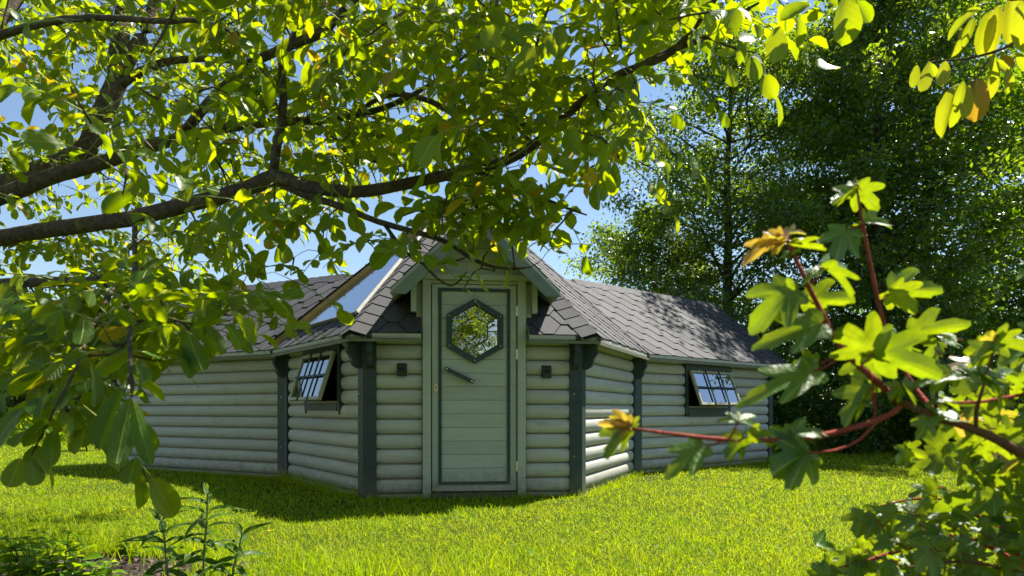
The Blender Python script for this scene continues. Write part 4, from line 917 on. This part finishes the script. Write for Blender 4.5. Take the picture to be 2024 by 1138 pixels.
# ------------------------------------------------------------------ background trees and hedges
DIA=[(np.array([(0,0,0),(.30,.38,.09),(0,.45,0),(-.30,.38,.09),(.17,.78,.02),(-.17,.78,.02),(0,1,-.1)],np.float32),
      np.array([(0,1,2),(0,2,3),(1,4,2),(2,4,6),(2,6,5),(2,5,3)],np.int32),np.array([(.5,0),(1,.4),(.5,.45),(0,.4),(.8,.8),(.2,.8),(.5,1)],np.float32)),
     (np.array([(0,0,0),(.26,.45,.08),(0,1,-.12),(-.26,.45,.08)],np.float32),np.array([(0,1,2),(0,2,3)],np.int32),np.array([(.5,0),(1,.45),(.5,1),(0,.45)],np.float32))]
def leaf_cloud(pts,dirs,per,spread,size,upb,rs):
    """leaf transforms around twig points: numpy"""
    n=len(pts)*per
    c=np.repeat(pts,per,0)+rs.normal(0,1,(n,3))*np.array(spread)
    d=np.repeat(dirs,per,0)*.8+rs.normal(0,.7,(n,3))+np.array([0,0,-.35]); d/=np.linalg.norm(d,axis=1)[:,None]
    z=rs.normal(0,1,(n,3))*(1-upb)+np.array([0,0,1])*upb; z-=d*(z*d).sum(1)[:,None]; z/=np.linalg.norm(z,axis=1)[:,None]+1e-9
    x=np.cross(d,z); s=size*rs.uniform(.65,1.25,n)
    A=np.stack([x,d,z],axis=2)*s[:,None,None]; return A,c
def cloud_mesh(name,A,c,tm,mat,parent,rs):
    V,F,UV=tm; n=len(c); nv=len(V)
    Wv=(np.einsum('nij,vj->nvi',A,V)+c[:,None,:]).reshape(-1,3); T=(F[None]+(np.arange(n)*nv)[:,None,None]).reshape(-1,3)
    return fast_mesh(name,Wv,T,mat,parent,True,np.repeat(rs.random(n),nv))
def tree(name,label,cat,base,height,prof,nl,per,spread,size,mat,seed,group=None,trunk_r=.14,upb=.45,limb_up=.5,low=.08,tm=1,layer=0,sub=5):
    """prof(t): crown radius at relative height t"""
    R=random.Random(seed); rs=np.random.default_rng(seed)
    e=empty(name,base); tag(e,label,cat,group)
    tp=[Vector((0,0,-.05))]; 
    for k in range(1,9): tp.append(Vector((R.gauss(0,.02)*height*.3*k/8,R.gauss(0,.02)*height*.3*k/8,height*.97*k/8)))
    a,r=smooth_path(tp,[trunk_r*(1-.92*k/8)+.006 for k in range(9)],.3); V,F=tube_vf(a,r,9,.05); mesh_obj('trunk',V,F,M['dark_bark'],e,True)
    mb=MB(); pts=[];dirs=[]
    for i in range(nl):
        t=low+(1-low)*((i+.5)/nl)**.92; az=i*2.39996+R.uniform(-.3,.3); L=prof(t)*R.uniform(.72,1.12); upw=limb_up*R.uniform(.5,1.3)
        s=a[min(len(a)-1,int(t*.93*len(a)))]; h=Vector((math.cos(az),math.sin(az),0))
        q=[s+h*L*f+Vector((0,0,upw*L*(f-.35*f*f)))+Vector((R.gauss(0,.04),R.gauss(0,.04),R.gauss(0,.03)))*L for f in (0,.25,.5,.75,1)]; q[0]=s
        pa,pr=smooth_path(q,[max(.012,trunk_r*.4*(1-t)+.01),.02,.014,.009,.004],.25); mb.tube(pa,pr,5)
        m=len(pa)
        for j in range(m):
            f=j/(m-1)
            if f<.22: continue
            pts.append(pa[j]); dirs.append((pa[min(j+1,m-1)]-pa[max(j-1,0)]).normalized())
            for b in range(sub):
                if R.random()<.25: continue
                sl=L*R.uniform(.10,.34)*(1.15-f*.6); sd=Vector((R.gauss(0,1),R.gauss(0,1),R.gauss(.1,.45 if not layer else .12))).normalized()+h*.3
                sd.normalize(); en=pa[j]+sd*sl
                mb.tube([pa[j],pa[j].lerp(en,.5)+Vector((0,0,.03)),en],[.006,.004,.002],3)
                for g in (.45,.75,1): pts.append(pa[j].lerp(en,g)); dirs.append(sd)
    mb.build('branches',M['dark_bark'],e,True)
    A,c=leaf_cloud(np.array([tuple(p) for p in pts]),np.array([tuple(d) for d in dirs]),per,spread,size,upb,rs)
    keep=c[:,2]>.02; A=A[keep]; c=c[keep]
    cr=cloud_mesh('crown',A,c,DIA[tm],mat,e,rs); 
    return e,len(c)
tot=0
gtr='trees behind the cabin'
def prof_egg(rm,tb=.35): return lambda t: rm*(max(0,1-((t-tb)/(1-tb))**2)**.6 if t>tb else (.62+.38*t/tb))
for nm,lb,px,d,h,rm,nl,per,sp,sz,mt,sd,up,lu,ly_,sb in (
  ('cherry_tree','loose airy tree with small leaves rising directly behind the right roof',1440,14.2,9.3,3.3,60,8,(.13,.13,.12),.10,'cherry',11,.3,.75,0,5),
  ('cherry_tree','slim tree between the loose airy tree and the big dark tree',1735,13.0,9.9,2.6,52,8,(.14,.14,.13),.105,'cherry',12,.3,.8,0,5),
  ('hornbeam_tree','big dark tree with layered drooping foliage filling the upper right',1830,15.6,13.0,4.1,76,7,(.16,.16,.08),.14,'hornbeam',13,.6,.32,1,6),
  ('hornbeam_tree','dark tree at the right edge behind the foreground maple',2110,17.5,9.5,2.6,44,11,(.14,.14,.08),.12,'hornbeam',14,.6,.32,1,5),
  ('cherry_tree','low leafy tree peeping over the right wing near the central roof',1290,15.5,5.6,2.2,36,9,(.12,.12,.11),.085,'cherry',15,.3,.6,0,5)):
    b=P(px,HY,d); e,n=tree(nm,lb,'tree',(b.x,b.y,0),h,prof_egg(rm),nl,per,sp,sz,M[mt],sd,gtr,limb_up=lu,upb=up,layer=ly_,sub=sb,tm=1); tot+=n
def shrub(name,label,base,h,r,n,size,mat,seed,group,cat='shrub',stems=9):
    global tot
    R=random.Random(seed); rs=np.random.default_rng(seed); e=empty(name,base); tag(e,label,cat,group)
    mb=MB(); pts=[];dirs=[]
    for i in range(stems):
        az=i*2.4+R.uniform(-.4,.4); rr=r*R.uniform(.35,1); hh=h*R.uniform(.55,1)*(1-.25*rr/r)
        q=[Vector((math.cos(az)*.08,math.sin(az)*.08,-.02)),Vector((math.cos(az)*rr*.35,math.sin(az)*rr*.35,hh*.45)),Vector((math.cos(az)*rr*.75,math.sin(az)*rr*.75,hh*.8)),Vector((math.cos(az)*rr,math.sin(az)*rr,hh))]
        pa,pr=smooth_path(q,[.02,.015,.01,.004],.12); mb.tube(pa,pr,5)
        for p in pa[1:]:
            for b in range(4):
                sd=Vector((R.gauss(0,1),R.gauss(0,1),R.gauss(.1,.6))).normalized(); en=p+sd*R.uniform(.12,.5)*r*.7
                if en.z<.03: en.z=R.uniform(.03,.2)
                mb.tube([p,en],[.004,.002],3)
                for g in (.4,.7,1): pts.append(p.lerp(en,g)); dirs.append(sd)
    mb.build('stems',M['dark_bark'],e,True)
    per=max(1,n//len(pts)); A,c=leaf_cloud(np.array([tuple(p) for p in pts]),np.array([tuple(d) for d in dirs]),per,(.09*r,.09*r,.08*r),size,.4,rs)
    k=c[:,2]>.01; cloud_mesh('crown',A[k],c[k],DIA[1],mat,e,rs); tot+=int(k.sum())
gR='shrubs in the dark border at the right'
for k,(x,y,h,r,lb) in enumerate(((4.6,12.2,2.0,1.1,'dark shrub just past the right end of the cabin'),(5.9,11.7,1.5,1.1,'low dark shrub on the shaded lawn edge past the cabin end'),(7.1,11.9,2.3,1.3,'dark shrub seen behind the maple stem'),(8.5,11.4,1.6,1.2,'dark shrub behind the maple leaves at right'),(9.8,11.8,2.4,1.3,'dark shrub at the far right edge of the border'),(6.4,13.4,2.9,1.5,'tall dark shrub deep in the border under the trees'),(8.9,13.6,3.0,1.6,'tall dark shrub under the big layered tree'),(7.4,18.5,4.6,2.3,'far shrub showing dark between the tree trunks'),(10.6,18.0,4.6,2.3,'far shrub behind the right edge of the border'),(13.2,17.5,4.6,2.3,'far shrub at the extreme right of the border'),(4.2,18.5,4.4,2.2,'far shrub behind the right end of the roof'))):
    shrub('border_shrub',lb,(x,y,0),h,r,6500,.085 if y<15 else .16,M['hornbeam'],40+k,gR)
gLh='hedge shrubs beyond the left lawn'
for k,(px,d,h,r,lb,mt) in enumerate(((-60,17,3.6,1.8,'hedge shrub at the far left edge behind the walnut leaves','hedge'),(60,18,4.2,1.9,'tall hedge shrub at left behind hanging walnut leaves','hedge'),(170,18.5,3.8,1.8,'hedge shrub left of the cabin behind the garden chair','hedge'),(285,19,3.3,1.8,'hedge shrub half hidden by the left end of the cabin','hedge'),(470,17.5,5.0,1.9,'yellow green bush rising above the left roof','weed'),(360,18.5,3.9,1.7,'bush showing above the left end of the roof','hedge'),(610,19,4.0,1.7,'bush behind the left roof near the skylight','weed'),(0,23,5.2,2.4,'far dark bush behind the left hedge, at the picture edge','hornbeam'),(120,24,5.4,2.5,'far dark bush behind the left hedge, nearer the cabin','hornbeam'),(235,24,5.2,2.5,'far dark bush just above the left gable end','hornbeam'))):
    b=P(px,HY,d); shrub('hedge_shrub',lb,(b.x,b.y,0),h,r*1.1,9000,.125,M[mt],60+k,gLh)
# garden growth behind the photographer, mirrored in the door glass
gB='shrubs behind the viewpoint'
for k,(x,y,h,r,lb) in enumerate(((-1.6,-3.0,2.4,1.3,'sunlit shrub mirrored at left in the door glass'),(.2,-3.6,2.8,1.4,'sunlit shrub mirrored in the middle of the door glass'),(2.0,-3.2,2.3,1.3,'sunlit shrub mirrored at right in the door glass'))):
    shrub('garden_shrub',lb,(x,y,0),h,r,2600,.10,M['weed'],80+k,gB)
print('background leaves',tot)

# weeds below the left hedge
rs=np.random.default_rng(5); n=5200
wx=rs.uniform(-14.5,-6.5,n); wy=16.2+rs.normal(0,.45,n); hz=rs.random(n)**1.3*.55*(1+.4*np.sin(wx*2.1))
d=rs.normal(0,.6,(n,3))+np.array([0,0,.5]); d/=np.linalg.norm(d,axis=1)[:,None]; z=rs.normal(0,1,(n,3)); z-=d*(z*d).sum(1)[:,None]; z/=np.linalg.norm(z,axis=1)[:,None]
A=np.stack([np.cross(d,z),d,z],axis=2)*rs.uniform(.07,.18,n)[:,None,None]
o=cloud_mesh('weeds',A,np.stack([wx,wy,hz],1),DIA[1],M['weed'],None,rs); tag(o,'rough green weeds growing along the foot of the left hedge','weeds',kind='stuff')

# ------------------------------------------------------------------ lawn grass
poly=[(CM@Vector((p.x,p.y,0))) for p in (PL,P1,P2,P3,P4,PR)]
pxs=np.array([p.x for p in poly]); pys=np.array([p.y for p in poly])
SOIL=(-1.96,3.2,.52,.30)
def soil_r(x,y):
    a=np.arctan2((y-SOIL[1])/SOIL[3],(x-SOIL[0])/SOIL[2]); r=np.hypot((x-SOIL[0])/SOIL[2],(y-SOIL[1])/SOIL[3])
    return r/(1+.22*np.sin(3*a+1)+.13*np.sin(7*a)+.08*np.sin(13*a+2))
def vnoise(x,y,s,seed):
    r=np.random.default_rng(seed); g=r.random((64,64)); u=(x*s)%63; v=(y*s)%63; i=u.astype(int); j=v.astype(int); fu=u-i; fv=v-j; fu=fu*fu*(3-2*fu); fv=fv*fv*(3-2*fv)
    return (g[i,j]*(1-fu)+g[i+1,j]*fu)*(1-fv)+(g[i,j+1]*(1-fu)+g[i+1,j+1]*fu)*fv
def blades(name,x,y,h,wd,lean,rs,label):
    n=len(x); az=rs.uniform(0,2*np.pi,n); la=rs.uniform(0,2*np.pi,n); l=lean*(.25+.75*rs.random(n))
    sx=np.cos(az)*wd/2; sy=np.sin(az)*wd/2; lx_=np.cos(la)*l*h; ly_=np.sin(la)*l*h
    hz=h*np.sqrt(np.maximum(.15,1-l*l*.6))
    V=np.empty((n,5,3),np.float32)
    V[:,0]=np.stack([x-sx,y-sy,np.full(n,-.002)],1); V[:,1]=np.stack([x+sx,y+sy,np.full(n,-.002)],1)
    V[:,2]=np.stack([x-sx*.8+lx_*.35,y-sy*.8+ly_*.35,hz*.55],1); V[:,3]=np.stack([x+sx*.8+lx_*.35,y+sy*.8+ly_*.35,hz*.55],1)
    V[:,4]=np.stack([x+lx_,y+ly_,hz],1)
    F=np.array([(0,1,3),(0,3,2),(2,3,4)],np.int32); T=(F[None]+(np.arange(n)*5)[:,None,None]).reshape(-1,3)
    return fast_mesh(name,V.reshape(-1,3),T,M['grass'],None,True,np.repeat(rs.random(n),5))
rs=np.random.default_rng(3)
NB=440000
u=rs.random(NB); d=2.3*(26/2.3)**(u**1.0)*1.0
# log-uniform in distance, thinned into an even look on screen
x=(rs.random(NB)*2-1)*(.80*d+.35); y=d
yy=np.interp(x,pxs,pys,left=99,right=99)
ok=(y<yy-.03)|((x<pxs[0])|(x>pxs[-1])); sr=soil_r(x,y); ok&=(sr>1.05)|((sr>.75)&(rs.random(NB)<.25))
bare=vnoise(x,y,1.3,4); nb_=vnoise(x,y,6,9); ok&=~((bare<.16)&(rs.random(NB)<.35)); ok&=~((np.hypot((x-1.22)/.42,(y-7.35)/.30)<.8+.5*nb_)&(rs.random(NB)<.75))
x=x[ok];y=y[ok];n=len(x); nz=vnoise(x,y,2.2,6)
near=np.exp(-np.maximum(0,np.interp(x,pxs,pys,left=99,right=99)-y)/.10)
h=(.014+.034*rs.random(n)**2.0)*(.75+.6*nz)*(1+1.6*near*rs.random(n))*(1+.9*(y<3.6)*rs.random(n)**3)*(1+np.clip(y-14,0,8)*.06)
gr=blades('grass',x,y,h,.0029*np.maximum(1,y/3.4)*rs.uniform(.7,1.3,n),1.4,rs,''); tag(gr,'short mown grass covering the lawn','grass',kind='stuff'); print('blades',n)
n=5000; d=2.6*(11/2.6)**rs.random(n); x=(rs.random(n)*2-1)*(.80*d); y=d; kc=(vnoise(x,y,1.1,21)>.5)&((y<np.interp(x,pxs,pys,left=99,right=99)-.05)); x=x[kc];y=y[kc];n=len(x)
dd=rs.normal(0,1,(n,3))*np.array([1,1,.25]); dd/=np.linalg.norm(dd,axis=1)[:,None]; z=np.array([0,0,1])+rs.normal(0,.35,(n,3)); z-=dd*(z*dd).sum(1)[:,None]; z/=np.linalg.norm(z,axis=1)[:,None]
o=cloud_mesh('clover',np.stack([np.cross(dd,z),dd,z],axis=2)*rs.uniform(.014,.03,n)[:,None,None],np.stack([x,y,rs.uniform(.018,.035,n)],1),DIA[0],M['weed'],None,rs); tag(o,'small clover leaves mixed into the lawn grass','clover',kind='stuff')
# longer unmown tufts near the bed and along the walls
xs=[];ys=[];hs=[]
for cx,cy,r,k,hh in ((-2.25,3.55,.35,420,.17),(-1.75,3.45,.25,260,.19),(-1.35,3.05,.18,160,.22),(-.62,3.0,.12,60,.20),(-2.7,3.9,.4,300,.14),(-.2,3.05,.5,110,.13),(.6,3.1,.5,90,.12),(-1.0,3.2,.35,120,.13)):
    xs.append(rs.normal(cx,r*.5,k)); ys.append(rs.normal(cy,r*.4,k)); hs.append(hh*rs.uniform(.4,1.15,k))
for i in range(5):
    k=520; t=rs.random(k); a=poly[i]; b=poly[i+1]; off=rs.random(k)**2*.10+.085; dx=b.x-a.x; dy=b.y-a.y; L=math.hypot(dx,dy)
    xs.append(a.x+dx*t+dy/L*off); ys.append(a.y+dy*t-dx/L*off); hs.append(rs.uniform(.05,.22,k)*(.4,.8,.4,.45,.7)[i])
xs=np.concatenate(xs);ys=np.concatenate(ys);hs=np.concatenate(hs)
tg=blades('long_grass',xs,ys,hs,.0042*rs.uniform(.7,1.3,len(xs)),.9,rs,''); tag(tg,'longer unmown grass by the bed and cabin walls','grass',kind='stuff')
# bare bed in the left foreground
def m_soil():
    m,n_,l,b=new_mat('dark_soil'); c=coords(n_,l,(1,1,1),jitter=False); t=N(n_,'ShaderNodeTexNoise',ins={'Scale':26,'Detail':8,'Roughness':.75}); l.new(c,t.inputs[0])
    l.new(mixc(n_,l,ramp(n_,l,t.outputs[0],.35,.72),(.018,.011,.008),(.085,.055,.04)),b.inputs['Base Color']); b.inputs['Roughness'].default_value=.95; bump(n_,l,t.outputs[0],b,1,.05); return m
M['soil']=m_soil()
k=60; V=[(SOIL[0],SOIL[1],.02)]; F=[]
for rr in (.35,.7,1.12):
    for i in range(k):
        a=2*math.pi*i/k; f=rr*(1+.22*math.sin(3*a+1)+.13*math.sin(7*a)+.08*math.sin(13*a+2)); V.append((SOIL[0]+math.cos(a)*SOIL[2]*f,SOIL[1]+math.sin(a)*SOIL[3]*f,.005+(.02*random.random() if rr<1 else 0)))
for i in range(k): F.append((0,1+i,1+(i+1)%k))
for q in range(2):
    for i in range(k): F.append((1+q*k+i,1+(q+1)*k+i,1+(q+1)*k+(i+1)%k,1+q*k+(i+1)%k))
so=mesh_obj('soil_bed',V,F,M['soil'],None,True); tag(so,'small bare patch of dark soil in the left foreground','soil',kind='structure')
mb=MB()
for i in range(420):
    a=random.uniform(0,6.28); r=random.random()**.5; x=SOIL[0]+math.cos(a)*SOIL[2]*r; y=SOIL[1]+math.sin(a)*SOIL[3]*r; s=random.uniform(.006,.02)
    q=[Vector((x,y,.015))+rv(s*.7) for _ in range(5)]; mb.add(q,[(0,1,2),(0,2,3),(0,3,1),(1,4,2),(2,4,3)])
so=mb.build('soil_crumbs',m_plain('crumbs',(.10,.065,.05),.95)); tag(so,'dry crumbs and litter lying on the bare soil','soil',kind='stuff')

# ------------------------------------------------------------------ foreground plants
LY=[0,.1,.25,.45,.65,.85,1]; LH=[.012,.065,.105,.112,.09,.045,.003]
LT=[tmpl_mesh('leaf',leaf_grid(LY,LH,C3,.3,dr,0,.1,i),M['lance']) for i,dr in enumerate((.5,.75,1.0,.35))]
def lance_plant(label,stems,seed):
    R=random.Random(seed); base=Vector((sum(s[0] for s in stems)/len(stems),sum(s[1] for s in stems)/len(stems),0)); e=empty('lance_leaf_plant',base); tag(e,label,'plant','narrow-leaved plants in the foreground')
    for x,y,h,lx_,nl in stems:
        o=Vector((x,y,0))-base; pts=[o,o+Vector((lx_*.3,0,h*.4)),o+Vector((lx_*.7,.01,h*.75)),o+Vector((lx_,0,h))]; a,r=smooth_path(pts,[.006,.005,.004,.002],.03); V,F=tube_vf(a,r,6); mesh_obj('stem',V,F,M['green_stem'],e,True)
        for k in range(nl):
            t=.18+.82*k/(nl-1); p=a[int(t*(len(a)-1))]; az=k*2.4+R.uniform(-.3,.3); el=.15+(t-.45)*1.5; dv=Vector((math.cos(az)*math.cos(el),math.sin(az)*math.cos(el),math.sin(el)))
            ln=(.145 if t<.8 else .145-.08*(t-.8)/.2)*R.uniform(.8,1.15); inst('leaf',R.choice(LT),e,Matrix.Translation(p)@(basis(dv,Vector((0,-.5,1))+rv(.25))*ln).to_4x4())
lance_plant('dark leafy plant with long narrow drooping leaves left of the doorway in foreground',[(-1.30,2.82,.43,.02,24),(-1.42,2.78,.33,-.04,20),(-1.20,2.86,.25,.05,16)],3)
HT=[tmpl_mesh('leaf',leaf_grid([0,.1,.3,.55,.8,1],[.01,.20,.32,.29,.16,.003],C5,.2,dr,.03,.1,i),M['weed']) for i,dr in enumerate((.15,.3,.45))]
def herb(label,x,y,stems,h,seed,ls=.075,spread=.16):
    R=random.Random(seed); e=empty('broad_leaf_herb',(x,y,0)); tag(e,label,'plant','broad-leaved plants beside the bare soil')
    for s in range(stems):
        o=Vector((R.gauss(0,spread*.6),R.gauss(0,spread*.5),0)); tip=o+Vector((R.gauss(0,.05),R.gauss(0,.05),h*R.uniform(.6,1.1))); a,r=smooth_path([o,o.lerp(tip,.5)+Vector((.01,0,0)),tip],[.004,.003,.002],.03); V,F=tube_vf(a,r,5); mesh_obj('stem',V,F,M['green_stem'],e,True)
        for k in range(5):
            p=a[int((.25+.75*k/4)*(len(a)-1))]; az=k*1.57+R.uniform(-.3,.3)
            for b in (0,math.pi):
                dv=Vector((math.cos(az+b),math.sin(az+b),.25)); inst('leaf',R.choice(HT),e,Matrix.Translation(p)@(basis(dv,Vector((0,0,1))+rv(.2))*ls*R.uniform(.7,1.2)*(1.1-.4*k/4)).to_4x4())
herb('bushy yellow-green herb in the bottom left corner',-2.03,2.86,14,.25,1,.095)
herb('small seedling on the bare soil beside the corner herb',-1.86,2.98,3,.09,2,.06,.05)
herb('low broad-leaved weed at the back of the soil bed',-1.98,3.42,3,.10,4,.06,.06)
# small yellow flowers in the lawn
me_f=MB()
for k in range(9):
    a=k*2*math.pi/9; c0=Vector((math.cos(a),math.sin(a),0)); s0=Vector((-math.sin(a),math.cos(a),0)); me_f.add([(0,0,.002),c0*.009+s0*.005+Vector((0,0,.006)),c0*.015+Vector((0,0,.008)),c0*.009-s0*.005+Vector((0,0,.006))],[(0,1,2,3)])
fm=None
for px,py,fl_ in ((263,968,'yellow flower in the sunlit grass below the hanging walnut leaves'),(246,1012,'yellow flower left of the narrow-leaved plant'),(533,1057,'yellow flower right of the narrow-leaved plant'),(1432,955,'yellow flower on the lawn below the maple side shoot'),(425,940,'yellow flower at the edge of the cabin shadow'),(1490,975,'yellow flower farthest right on the lawn'),(1180,1060,'yellow flower on the open lawn in front of the door, nearest the viewer')):
    d=CH*FPX/(py-HY+12); b=P(px,HY,d); e=empty('yellow_flower',(b.x,b.y,0)); tag(e,'tiny '+fl_,'flower','yellow flowers in the lawn')
    V,F=tube_vf([(0,0,0),(.002,0,.03),(0,0,.055)],[.001,.001,.001],5); mesh_obj('stem',V,F,M['green_stem'],e,True)
    if fm is None: h_=me_f.build('flower_head',M['petal'],e,loc=(0,0,.055)); fm=h_.data
    else: inst('flower_head',fm,e,Matrix.Translation((0,0,.055)))

# ------------------------------------------------------------------ garden chair on the left lawn
cb=P(182,HY,12.3); ch=empty('garden_chair',(cb.x,cb.y,0),math.radians(62)); tag(ch,'black framed garden chair with pale back on the left lawn','chair')
for sx in (-.24,.24):
    m=MB(); m.tube([(sx,-.25,0),(sx,-.22,.40),(sx,-.2,.58),(sx,.22,.6)],[.014]*4,7); m.build('leg',M['black_metal'],ch,True)
    m=MB(); m.tube([(sx,.30,0),(sx,.22,.40),(sx,.34,.86)],[.014]*3,7); m.build('leg',M['black_metal'],ch,True)
m=MB(); m.box(-.23,.23,-.22,.22,.40,.425); m.build('seat',M['black_metal'],ch)
m=MB(); m.prism([(-.22,.262,.56),(.22,.262,.56),(.22,.335,.82),(-.22,.335,.82)],(0,.02,-.005)); m.build('backrest',M['pale_fabric'],ch)
m=MB(); m.tube([(-.24,-.23,.2),(.24,-.23,.2)],[.01,.01],6); m.build('stretcher',M['black_metal'],ch,True)
